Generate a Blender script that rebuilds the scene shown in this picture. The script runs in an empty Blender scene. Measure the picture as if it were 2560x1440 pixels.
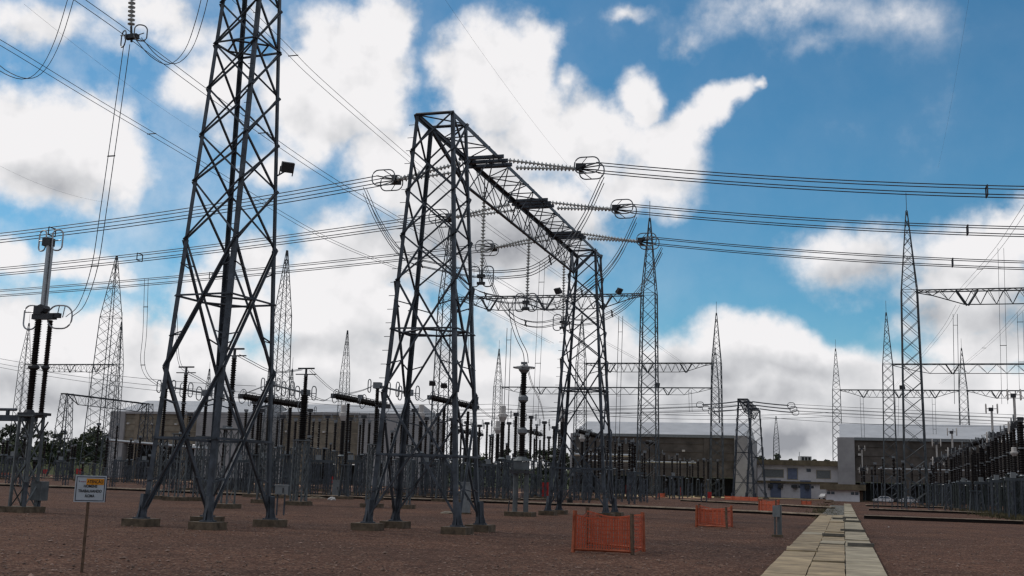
import bpy, math, random
import numpy as np
from mathutils import Vector, Matrix
random.seed(7)
S = bpy.context.scene
COL = S.collection
# ---------------------------------------------------------------- camera
F_PX, PITCH, ROLL, CAM_H = 2761.6, 0.1729, 0.0294, 1.65
def _basis():
    cp, sp = math.cos(PITCH), math.sin(PITCH)
    f = np.array([0, cp, sp]); u = np.array([0, -sp, cp]); r = np.array([1.0, 0, 0])
    c, s = math.cos(ROLL), math.sin(ROLL)
    return r * c + u * s, -r * s + u * c, f
CR, CU, CF = _basis()
CO = np.array([0, 0, CAM_H])
cam = bpy.data.cameras.new('camera'); cam.sensor_width = 36; cam.lens = 36 * F_PX / 2560
cam.clip_start = 0.1; cam.clip_end = 6000
co = bpy.data.objects.new('camera', cam); COL.objects.link(co)
co.matrix_world = Matrix(((CR[0], CU[0], -CF[0], 0), (CR[1], CU[1], -CF[1], 0), (CR[2], CU[2], -CF[2], CAM_H), (0, 0, 0, 1)))
S.camera = co
S.view_settings.view_transform = 'Standard'; S.view_settings.look = 'None'
S.view_settings.exposure = 0.0; S.view_settings.gamma = 1
S.cycles.filter_width = 1.4
# survey helpers: turn a bearing measured on the photograph into a place in the yard
def ray(px, py): return CF + CR * ((px - 1280) / F_PX) - CU * ((py - 720) / F_PX)
def G(px, py, z=0.0):
    d = ray(px, py); return CO + d * ((z - CAM_H) / d[2])
def at(px, py, y):
    d = ray(px, py); return CO + d * (y / d[1])
def onplane(px, py, P, dr):
    d = ray(px, py); n = np.array([-dr[1], dr[0], 0.0]); return CO + d * (((P - CO) @ n) / (d @ n))
def zat(P, py):
    v = np.array([P[0], P[1], 0.0]) - CO
    k = (720 - py) / F_PX
    return (k * (v @ CF) - v @ CU) / (CU[2] - k * CF[2])
def hor(px):
    return 1202.5 + (px - 1280) * 0.02942
AZ = 0.2924
E1 = np.array([math.cos(AZ), -math.sin(AZ), 0.0]); E2 = np.array([math.sin(AZ), math.cos(AZ), 0.0]); UP = np.array([0, 0, 1.0])
def dirang(px, py):
    d = ray(px, py); d = d / np.linalg.norm(d); return math.atan2(d[0], d[1]), math.asin(d[2])

# ---------------------------------------------------------------- world
SUN_AZ, SUN_EL = math.radians(-68), math.radians(48)
W = bpy.data.worlds.new('World'); S.world = W; W.use_nodes = True
def build_world():
    nt = W.node_tree; N = nt.nodes; L = nt.links; N.clear()
    out = N.new('ShaderNodeOutputWorld'); bg = N.new('ShaderNodeBackground'); L.new(bg.outputs[0], out.inputs[0])
    bg.inputs[1].default_value = 0.1
    sky = N.new('ShaderNodeTexSky'); sky.sky_type = 'NISHITA'; sky.sun_disc = False
    sky.sun_elevation = SUN_EL; sky.sun_rotation = SUN_AZ; sky.air_density = 1.0; sky.dust_density = 0.35; sky.ozone_density = 1.6
    def m(op, a, b=None, c=None):
        n = N.new('ShaderNodeMath'); n.operation = op
        for i, v in enumerate((a, b, c)):
            if v is None: continue
            if isinstance(v, (int, float)): n.inputs[i].default_value = v
            else: L.new(v, n.inputs[i])
        return n.outputs[0]
    tc = N.new('ShaderNodeTexCoord'); sep = N.new('ShaderNodeSeparateXYZ'); L.new(tc.outputs['Generated'], sep.inputs[0])
    az = m('ARCTAN2', sep.outputs[0], sep.outputs[1]); el = m('ARCSINE', sep.outputs[2])
    comb = N.new('ShaderNodeCombineXYZ')
    L.new(m('MULTIPLY', az, 2.76), comb.inputs[0]); L.new(m('MULTIPLY', el, 2.76), comb.inputs[1])
    uv = comb.outputs[0]
    def noise(vec, sc, det, rough, out='Fac', off=None, lac=2.0):
        if off is not None:
            a = N.new('ShaderNodeVectorMath'); a.operation = 'ADD'; L.new(vec, a.inputs[0]); a.inputs[1].default_value = off; vec = a.outputs[0]
        n = N.new('ShaderNodeTexNoise'); n.inputs['Scale'].default_value = sc; n.inputs['Detail'].default_value = det
        n.inputs['Roughness'].default_value = rough; n.inputs['Lacunarity'].default_value = lac; L.new(vec, n.inputs['Vector'])
        return n.outputs[out]
    # billow warp
    wn = noise(uv, 5.5, 5, .55, 'Color')
    vm = N.new('ShaderNodeVectorMath'); vm.operation = 'MULTIPLY_ADD'; L.new(wn, vm.inputs[0]); vm.inputs[1].default_value = (.17, .15, 0)
    ad = N.new('ShaderNodeVectorMath'); ad.operation = 'ADD'; L.new(uv, ad.inputs[0]); ad.inputs[1].default_value = (-.085, -.075, 0)
    L.new(ad.outputs[0], vm.inputs[2]); wuv = vm.outputs[0]
    def field(blobs, vec):
        acc = None
        for (px, py, rx, ry, rot, amp) in blobs:
            a, e = dirang(px, py)
            mp = N.new('ShaderNodeMapping'); mp.vector_type = 'TEXTURE'
            mp.inputs['Location'].default_value = (a * 2.76, e * 2.76, 0)
            mp.inputs['Rotation'].default_value = (0, 0, math.radians(rot) - ROLL)
            mp.inputs['Scale'].default_value = (rx * 1.07 / 1000, ry * 1.07 / 1000, 1)
            L.new(vec, mp.inputs['Vector'])
            g = N.new('ShaderNodeTexGradient'); g.gradient_type = 'SPHERICAL'; L.new(mp.outputs[0], g.inputs[0])
            v = m('MULTIPLY', g.outputs['Fac'], amp)
            acc = v if acc is None else m('SMOOTH_MAX', acc, v, .12)
        return acc
    D = field(CLOUDS, wuv)
    fb = noise(uv, 5.2, 10, .60, off=(3.1, 1.7, .4)); fs = noise(uv, 5.2, 4, .5, off=(3.1, 1.7, .4)); fb2 = noise(uv, 5.2, 4, .5, off=(3.1 - .035, 1.7 + .045, .4))
    gate = m('MINIMUM', m('ADD', m('MULTIPLY', D, 2.4), .06), 1.0)
    dens = m('ADD', D, m('MULTIPLY', gate, m('MULTIPLY', m('SUBTRACT', fb, .475), 1.5)))
    # sky away from the photographed part: broken cumulus everywhere
    far = m('SUBTRACT', noise(uv, 1.3, 7, .6, off=(9.2, 4.4, 2.0)), .32)
    mask = N.new('ShaderNodeMapRange'); mask.interpolation_type = 'SMOOTHSTEP'
    L.new(m('MAXIMUM', m('ABSOLUTE', az), m('ADD', m('MULTIPLY', el, 1.05), .03)), mask.inputs[0])
    for i, v in zip((1, 2, 3, 4), (.50, .62, 0, 1)): mask.inputs[i].default_value = v
    low = N.new('ShaderNodeMapRange'); low.interpolation_type = 'SMOOTHSTEP'; L.new(el, low.inputs[0])
    for i, v in zip((1, 2, 3, 4), (.135, .03, 0, .55)): low.inputs[i].default_value = v
    dens = m('ADD', dens, low.outputs[0])
    dens = m('ADD', dens, m('MULTIPLY', mask.outputs[0], m('MULTIPLY', far, 2.6)))
    al = N.new('ShaderNodeMapRange'); al.interpolation_type = 'SMOOTHSTEP'; L.new(dens, al.inputs[0])
    for i, v in zip((1, 2, 3, 4), (.09, .64, 0, 1)): al.inputs[i].default_value = v
    # cloud tone: thick parts and undersides grey, sunlit shoulders white
    gr = field(GREY, wuv)
    t1 = noise(uv, 5.0, 6, .55, off=(1.3, 7.7, 0))
    t2 = noise(wuv, 13.0, 5, .55, off=(5.3, 2.2, 0))
    tone = m('ADD', m('MULTIPLY', gr, .95), m('ADD', m('MULTIPLY', m('SUBTRACT', t1, .54), .6), m('MULTIPLY', m('SUBTRACT', t2, .5), .22)))
    tone = m('ADD', tone, m('MULTIPLY', low.outputs[0], .28))
    tone = m('ADD', tone, m('MULTIPLY', m('SUBTRACT', fb2, fs), 1.15))
    tone = m('ADD', tone, m('MULTIPLY', mask.outputs[0], .58))  # unseen clouds outside the view greyed to dim the ambient light
    veil = N.new('ShaderNodeMapRange'); veil.interpolation_type = 'SMOOTHSTEP'; L.new(m('ADD', az, m('MULTIPLY', el, .9)), veil.inputs[0])
    for i, v in zip((1, 2, 3, 4), (-.45, .50, .58, .03)): veil.inputs[i].default_value = v
    cr = N.new('ShaderNodeValToRGB'); L.new(tone, cr.inputs[0])
    e = cr.color_ramp.elements
    e[0].position = .06; e[0].color = (9.0, 8.86, 8.96, 1)
    e[1].position = .85; e[1].color = (3.2, 3.3, 3.6, 1)
    k = cr.color_ramp.elements.new(.38); k.color = (6.6, 6.65, 6.85, 1)
    mx = N.new('ShaderNodeMix'); mx.data_type = 'RGBA'; L.new(m('MAXIMUM', al.outputs[0], m('MULTIPLY', veil.outputs[0], m('MAXIMUM', .12, m('MULTIPLY', m('SUBTRACT', fb, .33), 3.2)))), mx.inputs['Factor'])
    tint = N.new('ShaderNodeMix'); tint.data_type = 'RGBA'; tint.blend_type = 'MULTIPLY'; tint.inputs['Factor'].default_value = 1
    L.new(sky.outputs[0], tint.inputs['A']); tint.inputs['B'].default_value = SKY_TINT
    L.new(tint.outputs['Result'], mx.inputs['A']); L.new(cr.outputs[0], mx.inputs['B'])
    L.new(mx.outputs['Result'], bg.inputs[0])
SKY_TINT = (.43, .87, 1.0, 1)
CLOUDS = [  # x, y, rx, ry, rotation, thickness
 (120,370,300,190,0,1.15),(250,330,150,130,0,.9),(40,300,170,120,0,.9),
 (90,70,260,95,10,.62),(420,50,260,80,-10,.66),(300,130,150,70,0,.45),(560,200,170,130,0,.75),(470,220,130,100,0,.6),(30,190,130,60,0,.4),(560,330,110,90,0,.4),
 (640,60,110,80,0,.6),(860,190,240,200,0,1.1),(960,70,110,130,0,.85),(760,290,200,140,0,.95),(670,420,130,70,0,.6),
 (1230,200,200,210,0,1.2),(1330,140,110,130,0,.9),(1350,340,150,150,0,1.0),(1130,430,330,160,0,1.2),(1000,420,230,150,0,1.0),
 (1260,560,370,170,0,1.25),(1480,340,190,130,0,1.0),(1600,255,95,95,0,.95),(1650,370,170,110,0,1.0),(1570,460,200,110,0,1.0),
 (1740,300,150,75,38,.95),(1820,235,95,45,30,.75),(1885,205,40,26,20,.7),(1430,230,60,60,0,.5),
 (960,640,290,160,0,1.15),(900,760,280,170,0,1.2),(760,720,160,110,0,.95),(560,760,220,130,0,1.0),(640,660,170,110,0,.8),
 (190,660,190,75,0,.75),(70,840,240,150,0,1.05),(300,860,230,160,0,1.1),(20,640,110,80,0,.8),(480,900,250,120,0,1.0),
 (400,1040,560,170,0,1.2),(1000,980,560,200,0,1.25),(1560,960,480,170,0,1.25),(1880,890,230,120,0,1.1),(1780,830,120,70,0,.6),
 (2000,970,340,150,0,1.2),(2440,1010,330,120,0,1.1),(2440,690,190,180,0,1.15),(2540,590,120,110,0,1.0),(2130,660,230,120,0,.72),
 (2060,620,130,80,0,.55),(1380,800,250,130,0,1.05),(1500,860,200,110,0,1.0),(1320,710,190,120,0,1.0),(2260,800,120,60,0,.35),
 (2250,1060,420,100,0,1.2),(1950,25,380,110,0,.37),(2250,40,260,90,0,.30),(1560,30,100,36,0,.45),(1720,100,150,70,40,.34),(2050,110,260,60,0,.26),(200,1130,700,120,0,1.2),
 (1280,1150,1600,130,0,1.3),(2480,860,170,90,0,.9),
]
GREY = [
 (1270,600,420,130,0,.85),(1180,500,260,110,0,.55),(1000,850,330,110,0,.5),(1950,925,420,60,0,.55),(1480,1010,400,90,0,.6),
 (2350,780,260,90,0,.6),(2160,690,220,90,0,.6),(600,960,300,90,0,.55),(120,460,260,60,0,.55),(150,1000,340,90,0,.6),(1240,340,170,80,0,.4),
 (2300,1060,400,60,0,.6),(1700,930,250,80,0,.75),(1430,760,260,70,0,.6),(2560,790,200,110,0,.8),(2440,690,120,60,0,.3),(780,860,160,70,0,.45),
 (2000,1100,420,70,0,.75),(1300,1090,420,60,0,.5),(650,1050,400,60,0,.4),(60,1080,300,60,0,.5),(1150,700,260,90,0,.45),(1900,1000,500,70,0,.5),(820,330,200,60,0,.3),(1650,440,160,60,0,.3),
]
build_world()
sl = bpy.data.lights.new('sun', 'SUN'); sl.energy = 1.3; sl.angle = math.radians(5); sl.color = (1, .94, .86)
so = bpy.data.objects.new('sun', sl); COL.objects.link(so)
sd = Vector((math.sin(SUN_AZ) * math.cos(SUN_EL), math.cos(SUN_AZ) * math.cos(SUN_EL), math.sin(SUN_EL)))
so.rotation_euler = sd.to_track_quat('Z', 'Y').to_euler(); so.location = (-60, 20, 70)

# ---------------------------------------------------------------- materials
MATS = {}
def mat(name, col, rough=.7, metal=0.0, var=0.12, scale=6.0, bump=0.0, spec=.4, detail=5, col2=None):
    if name in MATS: return MATS[name]
    m = bpy.data.materials.new(name); m.use_nodes = True; N = m.node_tree.nodes; L = m.node_tree.links
    b = N['Principled BSDF']; b.inputs['Roughness'].default_value = rough; b.inputs['Metallic'].default_value = metal
    b.inputs['Specular IOR Level'].default_value = spec
    g = N.new('ShaderNodeNewGeometry')
    n = N.new('ShaderNodeTexNoise'); n.inputs['Scale'].default_value = scale; n.inputs['Detail'].default_value = detail; n.inputs['Roughness'].default_value = .65
    L.new(g.outputs['Position'], n.inputs['Vector'])
    r = N.new('ShaderNodeValToRGB'); L.new(n.outputs['Fac'], r.inputs[0])
    lo = tuple(c * (1 - var * 1.6) for c in col) if col2 is None else col2
    hi = tuple(min(1, c * (1 + var * 1.6)) for c in col)
    r.color_ramp.elements[0].position = .3; r.color_ramp.elements[0].color = (*lo, 1)
    r.color_ramp.elements[1].position = .7; r.color_ramp.elements[1].color = (*hi, 1)
    L.new(r.outputs[0], b.inputs['Base Color'])
    if bump:
        bp = N.new('ShaderNodeBump'); bp.inputs['Strength'].default_value = bump; bp.inputs['Distance'].default_value = .03
        L.new(n.outputs['Fac'], bp.inputs['Height']); L.new(bp.outputs[0], b.inputs['Normal'])
    MATS[name] = m; return m
STEEL = mat('galvanised_steel', (.064, .075, .091), .5, .35, .36, 2.2)
STEEL_FAR = mat('weathered_lattice_steel', (.066, .078, .088), .6, .25, .3, 1.2)
STEEL_PALE = mat('pale_galvanised_steel', (.115, .13, .138), .55, .3, .25, 2.0)
ALU = mat('aluminium_tube', (.40, .42, .44), .38, .6, .1, 5)
ALU_D = mat('dull_aluminium', (.20, .215, .23), .5, .5, .15, 5)
STEEL_DIM = mat('dull_green_grey_steel', (.045, .056, .055), .65, .2, .3, 2.0)
WIRE = mat('conductor_wire', (.085, .095, .11), .6, .4, .15, 2)
PORC = mat('brown_porcelain', (.009, .007, .007), .5, 0, .25, 4, spec=.22)
PORC_R = mat('red_brown_porcelain', (.014, .008, .007), .5, 0, .25, 4, spec=.25)
GLASS = mat('insulator_glass', (.46, .48, .47), .3, 0, .3, 9, spec=.6)
WHITE = mat('white_enamel', (.52, .50, .48), .5, 0, .08, 3)
GREYP = mat('grey_paint', (.20, .22, .23), .55, 0, .12, 4)
DARKP = mat('dark_casting', (.05, .052, .058), .55, .2, .2, 5)
FOOT = mat('stained_concrete', (.115, .088, .060), .9, 0, .35, 4, .4)
CONC = mat('kerb_concrete', (.40, .325, .245), .9, 0, .28, 2.5, .3)
SLAB_T = mat('tan_slab', (.31, .24, .150), .9, 0, .30, 1.3, .3)
SLAB_G = mat('grey_slab', (.33, .285, .205), .9, 0, .26, 1.3, .3)
SLAB_D = mat('slab_edge', (.12, .115, .10), .9, 0, .2, 3)
WOOD = mat('rough_timber', (.115, .075, .05), .85, 0, .3, 9, .3)
ORANGE = mat('orange_mesh', (.46, .088, .038), .7, 0, .18, 7)
ORANGE_W = mat('orange_painted_post', (.30, .075, .032), .75, 0, .25, 7)
RED = mat('red_paint', (.40, .02, .02), .5, 0, .12, 3)
WALLW = mat('white_render', (.34, .335, .34), .85, 0, .12, .35)
WALLO = mat('office_render', (.80, .79, .82), .85, 0, .1, .35)
WALLC = mat('cream_render', (.44, .41, .36), .85, 0, .12, .35)
BEIGE = mat('beige_concrete', (.225, .197, .155), .9, 0, .28, .4, detail=7)
BEIGE2 = mat('beige_column', (.25, .21, .16), .9, 0, .2, .7, detail=7)
BROWNW = mat('brown_concrete', (.10, .088, .078), .9, 0, .28, .45, detail=7)
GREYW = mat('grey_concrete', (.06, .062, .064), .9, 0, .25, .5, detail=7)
METALROOF = mat('pale_metal_roof', (.46, .47, .49), .5, .1, .08, .3)
ROOFB = mat('brown_roof_edge', (.165, .135, .09), .9, 0, .22, .8)
GLASSW = mat('window_glass', (.06, .08, .11), .2, 0, .2, 1, spec=.6)
BLUED = mat('blue_door', (.17, .21, .32), .6, 0, .12, 2)
CARW = mat('white_car_paint', (.60, .60, .61), .3, 0, .05, 2)
BLACK = mat('black_rubber', (.02, .02, .02), .8, 0, .2, 5)
BARK = mat('bark', (.07, .055, .042), .95, 0, .3, 4)
LEAF = [mat('leaf_dark', (.030, .046, .022), .75, 0, .5, .8), mat('leaf_olive', (.050, .062, .028), .75, 0, .45, .7), mat('leaf_grey', (.058, .068, .044), .75, 0, .4, .9)]
GRASSM = mat('dry_grass', (.085, .075, .04), .95, 0, .4, 1.5)
SIGNW = mat('sign_white', (.42, .47, .52), .6, 0, .05, 8)
SIGNB = mat('sign_navy', (.015, .02, .045), .6, 0, .1, 8)
SIGNO = mat('sign_orange', (.62, .25, .012), .6, 0, .1, 12)
SIGNK = mat('sign_black', (.008, .008, .012), .6, 0, .1, 8)
SIGNP = mat('sign_logo_red', (.25, .07, .12), .6, 0, .1, 8)

# ---------------------------------------------------------------- mesh builder
def V3(p): return np.array(p, float)
def nrm(v):
    n = np.linalg.norm(v); return v / n if n > 1e-9 else v
def frame(d):
    d = nrm(d); a = UP if abs(d[2]) < .95 else np.array([1.0, 0, 0])
    x = nrm(np.cross(d, a)); return x, np.cross(x, d)
CIRC = {n: [(math.cos(2 * math.pi * k / n), math.sin(2 * math.pi * k / n)) for k in range(n)] for n in (3, 4, 5, 6, 8, 10, 12, 16)}
class MB:
    def __init__(s): s.v = []; s.f = []
    def add(s, vs, fs):
        o = len(s.v); s.v += [tuple(p) for p in vs]; s.f += [tuple(i + o for i in q) for q in fs]
    def prism(s, a, b, sec, sx=None):
        a, b = V3(a), V3(b); x, y = frame(b - a) if sx is None else sx
        n = len(sec)
        vs = [p + x * c[0] + y * c[1] for p in (a, b) for c in sec]
        fs = [(i, (i + 1) % n, n + (i + 1) % n, n + i) for i in range(n)] + [tuple(range(n))[::-1], tuple(range(n, 2 * n))]
        s.add(vs, fs); return s
    def bar(s, a, b, r, n=4):
        return s.prism(a, b, [(c * r, q * r) for c, q in CIRC[n]])
    def L(s, a, b, w, t=.02, sx=None):
        return s.prism(a, b, [(0, 0), (w, 0), (w, t), (t, t), (t, w), (0, w)], sx)
    def box(s, c, sx, sy, sz, ax=None):
        c = V3(c); X, Y = (np.array([1.0, 0, 0]), np.array([0, 1.0, 0])) if ax is None else ax
        vs = [c + X * (i * sx / 2) + Y * (j * sy / 2) + UP * (k * sz / 2) for k in (-1, 1) for j in (-1, 1) for i in (-1, 1)]
        s.add(vs, [(0, 2, 3, 1), (4, 5, 7, 6), (0, 1, 5, 4), (2, 6, 7, 3), (0, 4, 6, 2), (1, 3, 7, 5)]); return s
    def tube(s, pts, r, n=4, closed=False):
        pts = [V3(p) for p in pts]; m = len(pts); rings = []
        for i, p in enumerate(pts):
            if closed: d = pts[(i + 1) % m] - pts[i - 1]
            else: d = pts[min(i + 1, m - 1)] - pts[max(i - 1, 0)]
            x, y = frame(d); rr = r[i] if isinstance(r, (list, tuple)) else r
            rings += [p + x * (c * rr) + y * (q * rr) for c, q in CIRC[n]]
        fs = []
        for i in range(m if closed else m - 1):
            a, b = i * n, ((i + 1) % m) * n
            fs += [(a + k, a + (k + 1) % n, b + (k + 1) % n, b + k) for k in range(n)]
        if not closed: fs += [tuple(range(n))[::-1], tuple(range((m - 1) * n, m * n))]
        s.add(rings, fs); return s
    def lathe(s, a, b, prof, n=8):
        a, b = V3(a), V3(b); x, y = frame(b - a)
        vs = []; fs = []
        for t, r in prof:
            c = a + (b - a) * t; vs += [c + x * (u * r) + y * (w * r) for u, w in CIRC[n]]
        for i in range(len(prof) - 1):
            fs += [(i * n + k, i * n + (k + 1) % n, (i + 1) * n + (k + 1) % n, (i + 1) * n + k) for k in range(n)]
        fs += [tuple(range(n))[::-1], tuple(range((len(prof) - 1) * n, len(prof) * n))]
        s.add(vs, fs); return s
    def sheds(s, a, b, r, pitch=.09, n=8, core=.68):
        Ln = float(np.linalg.norm(V3(b) - V3(a))); k = max(3, int(Ln / pitch)); pr = [(0, r * core)]
        for i in range(k):
            t = (i + .5) / k; big = 1.0 if i % 2 == 0 else .9
            pr += [(t - .38 / k, r * core), (t - .05 / k, r * big), (t + .10 / k, r * big), (t + .34 / k, r * core)]
        pr.append((1, r * core)); return s.lathe(a, b, pr, n)
    def poly(s, pts, thick=None):
        s.add(pts, [tuple(range(len(pts)))]); return s
    def extrude(s, pts, d):
        n = len(pts); d = V3(d); vs = [V3(p) for p in pts] + [V3(p) + d for p in pts]
        s.add(vs, [tuple(range(n))[::-1], tuple(range(n, 2 * n))] + [(i, (i + 1) % n, n + (i + 1) % n, n + i) for i in range(n)]); return s
    def build(s, name, m, parent=None, smooth=False):
        me = bpy.data.meshes.new(name)
        o0 = worldloc(parent) if parent is not None else np.zeros(3)
        vs = np.array(s.v, float) - o0
        me.from_pydata([tuple(p) for p in vs], [], s.f); me.update()
        if isinstance(m, (list, tuple)):
            for q in m: me.materials.append(q)
        else: me.materials.append(m)
        if smooth: me.polygons.foreach_set('use_smooth', [True] * len(me.polygons))
        o = bpy.data.objects.new(name, me); COL.objects.link(o)
        if parent is not None: o.parent = parent
        return o
def worldloc(o):
    p = np.zeros(3)
    while o is not None: p = p + np.array(o.location); o = o.parent
    return p
def tag(o, label, cat, group=None):
    o['label'] = label; o['category'] = cat
    if group: o['group'] = group
    return o
def thing(name, label, cat, loc, group=None):
    o = bpy.data.objects.new(name, None); COL.objects.link(o); o.location = tuple(float(c) for c in loc); o.empty_display_size = .2
    return tag(o, label, cat, group)
def struct(name, mb, m, kind='structure'):
    o = mb.build(name, m); o['kind'] = kind; return o
def copy_tree(o, parent=None):
    c = o.copy(); COL.objects.link(c); c.parent = parent
    for ch in list(o.children): copy_tree(ch, c)
    return c
def span(a, b, sag, n=14):
    a, b = V3(a), V3(b); return [a + (b - a) * (i / n) - UP * (4 * sag * (i / n) * (1 - i / n)) for i in range(n + 1)]
def smooth(pts, k=5):
    pts = [V3(p) for p in pts]; P = [2 * pts[0] - pts[1]] + pts + [2 * pts[-1] - pts[-2]]; r = []
    for i in range(1, len(P) - 2):
        for j in range(k):
            t = j / k; a, b, c, d = P[i - 1], P[i], P[i + 1], P[i + 2]
            r.append(.5 * (2 * b + (c - a) * t + (2 * a - 5 * b + 4 * c - d) * t * t + (3 * b - a - 3 * c + d) * t ** 3))
    r.append(pts[-1]); return r
def oval(c, X, Y, w, h, n=6):
    # racetrack loop of full width w and height h in plane X,Y
    rr = min(w, h) / 2 * .85; pts = []
    for qx, qy, a0 in ((1, 1, 0), (-1, 1, 90), (-1, -1, 180), (1, -1, 270)):
        for i in range(n):
            a = math.radians(a0 + 90 * i / (n - 1))
            pts.append(c + X * (qx * (w / 2 - rr) + rr * math.cos(a)) + Y * (qy * (h / 2 - rr) + rr * math.sin(a)))
    return pts
AX = (E1, E2)
# ---------------------------------------------------------------- ground
def ground_mat(name, kind):
    m = bpy.data.materials.new(name); m.use_nodes = True; N = m.node_tree.nodes; L = m.node_tree.links
    b = N['Principled BSDF']; b.inputs['Roughness'].default_value = .95; b.inputs['Specular IOR Level'].default_value = .15
    g = N.new('ShaderNodeNewGeometry')
    def nz(sc, det=4, ro=.6):
        n = N.new('ShaderNodeTexNoise'); n.inputs['Scale'].default_value = sc; n.inputs['Detail'].default_value = det; n.inputs['Roughness'].default_value = ro
        L.new(g.outputs['Position'], n.inputs['Vector']); return n.outputs['Fac']
    def ramp(f, stops):
        r = N.new('ShaderNodeValToRGB'); L.new(f, r.inputs[0]); e = r.color_ramp.elements
        e[0].position, e[0].color = stops[0][0], (*stops[0][1], 1); e[1].position, e[1].color = stops[-1][0], (*stops[-1][1], 1)
        for p, c in stops[1:-1]: q = e.new(p); q.color = (*c, 1)
        return r.outputs[0]
    def mix(f, a, c, bt='MIX'):
        x = N.new('ShaderNodeMix'); x.data_type = 'RGBA'; x.blend_type = bt
        if isinstance(f, float): x.inputs['Factor'].default_value = f
        else: L.new(f, x.inputs['Factor'])
        L.new(a, x.inputs['A']); L.new(c, x.inputs['B']); return x.outputs['Result']
    if kind == 'gravel':
        vo = N.new('ShaderNodeTexVoronoi'); vo.inputs['Scale'].default_value = 24; L.new(g.outputs['Position'], vo.inputs['Vector'])
        sx = N.new('ShaderNodeSeparateColor'); L.new(vo.outputs['Color'], sx.inputs[0])
        stones = ramp(sx.outputs[0], [(0, (.035, .0195, .0145)), (.35, (.082, .0415, .0285)), (.65, (.118, .061, .0425)), (.88, (.165, .096, .069)), (1, (.27, .19, .145))])
        mid = ramp(nz(1.1, 6, .7), [(.3, (.70, .68, .68)), (.7, (1.22, 1.2, 1.18))])
        big = ramp(nz(.12, 4), [(.35, (.74, .75, .78)), (.65, (1.2, 1.14, 1.08))])  # broad random tone, contrast raised to paint in soft shadow bands
        c = mix(1.0, mix(1.0, stones, mid, 'MULTIPLY'), big, 'MULTIPLY')
        L.new(c, b.inputs['Base Color'])
        bp = N.new('ShaderNodeBump'); bp.inputs['Strength'].default_value = .8; bp.inputs['Distance'].default_value = .03
        L.new(vo.outputs['Distance'], bp.inputs['Height']); L.new(bp.outputs[0], b.inputs['Normal'])
    else:
        c = mix(.5, ramp(nz(.05, 6), [(.35, (.050, .066, .030)), (.6, (.085, .098, .042))]), ramp(nz(.9, 5), [(.3, (.035, .047, .02)), (.7, (.115, .115, .055))]))
        L.new(c, b.inputs['Base Color'])
    return m
GRAVEL = ground_mat('red_brown_gravel', 'gravel'); FIELD = ground_mat('field_grass', 'field')
mb = MB(); mb.poly([(-2500, -600, -.05), (2500, -600, -.05), (2500, 4500, -.05), (-2500, 4500, -.05)]); struct('ground', mb, FIELD)
mb = MB(); mb.poly([(-190, -40, 0), (190, -40, 0), (190, 262, 0), (-190, 262, 0)]); struct('gravel_yard', mb, GRAVEL)
# hill at the left with a grass field
def hill(cx, cy, rx, ry, hz, name, sd):
    rnd = random.Random(sd); n = 22; mb = MB(); ph = [rnd.uniform(0, 6) for _ in range(6)]
    vs = []
    for j in range(n + 1):
        for i in range(n + 1):
            u, w = i / n * 2 - 1, j / n * 2 - 1; r = math.hypot(u, w)
            z = hz * max(0, math.cos(min(r, 1) * math.pi / 2)) ** 1.3 * (1 + .18 * math.sin(5 * u + ph[0]) * math.cos(4 * w + ph[1])) - .3
            vs.append((cx + u * rx, cy + w * ry, z))
    mb.add(vs, [(j * (n + 1) + i, j * (n + 1) + i + 1, (j + 1) * (n + 1) + i + 1, (j + 1) * (n + 1) + i) for j in range(n) for i in range(n)])
    o = struct(name, mb, FIELD)
    o.data.polygons.foreach_set('use_smooth', [True] * len(o.data.polygons))
hill(-230, 470, 210, 150, 9.5, 'hill', 1); hill(40, 620, 420, 240, 9, 'hill', 2)

KERB_SHADE = mat('shaded_kerb_face', (.012, .009, .008), .95, 0, .3, 2)  # near-black colour stands in for shade on the kerb's front face
# kerb strips along the cable trenches
def kerb(pts, w=.42, hgt=.15, cov=.055):
    mb = MB(); dk = MB()
    for a, b in zip(pts[:-1], pts[1:]):
        a, b = G(*a), G(*b); d = nrm(b - a); n = np.array([-d[1], d[0], 0])
        c = (a + b) / 2; Ln = np.linalg.norm(b - a)
        k = max(1, int(Ln / 2.0))
        for i in range(k):
            p = a + d * (Ln * (i + .5) / k); j = (random.random() - .5) * .05
            mb.box(p + n * (w / 2 + j) + UP * (hgt + cov / 2 + j * .3), Ln / k - .03, w, cov, (d, n))
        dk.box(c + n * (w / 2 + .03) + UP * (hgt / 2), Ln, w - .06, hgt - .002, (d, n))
    struct('kerb_base', dk, KERB_SHADE)
    return struct('kerb', mb, CONC)
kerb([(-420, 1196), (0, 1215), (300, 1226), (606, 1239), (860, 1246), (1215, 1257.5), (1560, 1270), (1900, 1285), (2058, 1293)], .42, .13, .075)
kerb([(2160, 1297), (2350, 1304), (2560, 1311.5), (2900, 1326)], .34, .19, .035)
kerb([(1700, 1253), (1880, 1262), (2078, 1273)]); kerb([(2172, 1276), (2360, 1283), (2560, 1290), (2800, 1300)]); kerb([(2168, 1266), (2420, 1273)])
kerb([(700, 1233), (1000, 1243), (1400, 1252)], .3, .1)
kerb([(-300, 1180), (150, 1197), (330, 1201)], .4, .12, .1)
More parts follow.
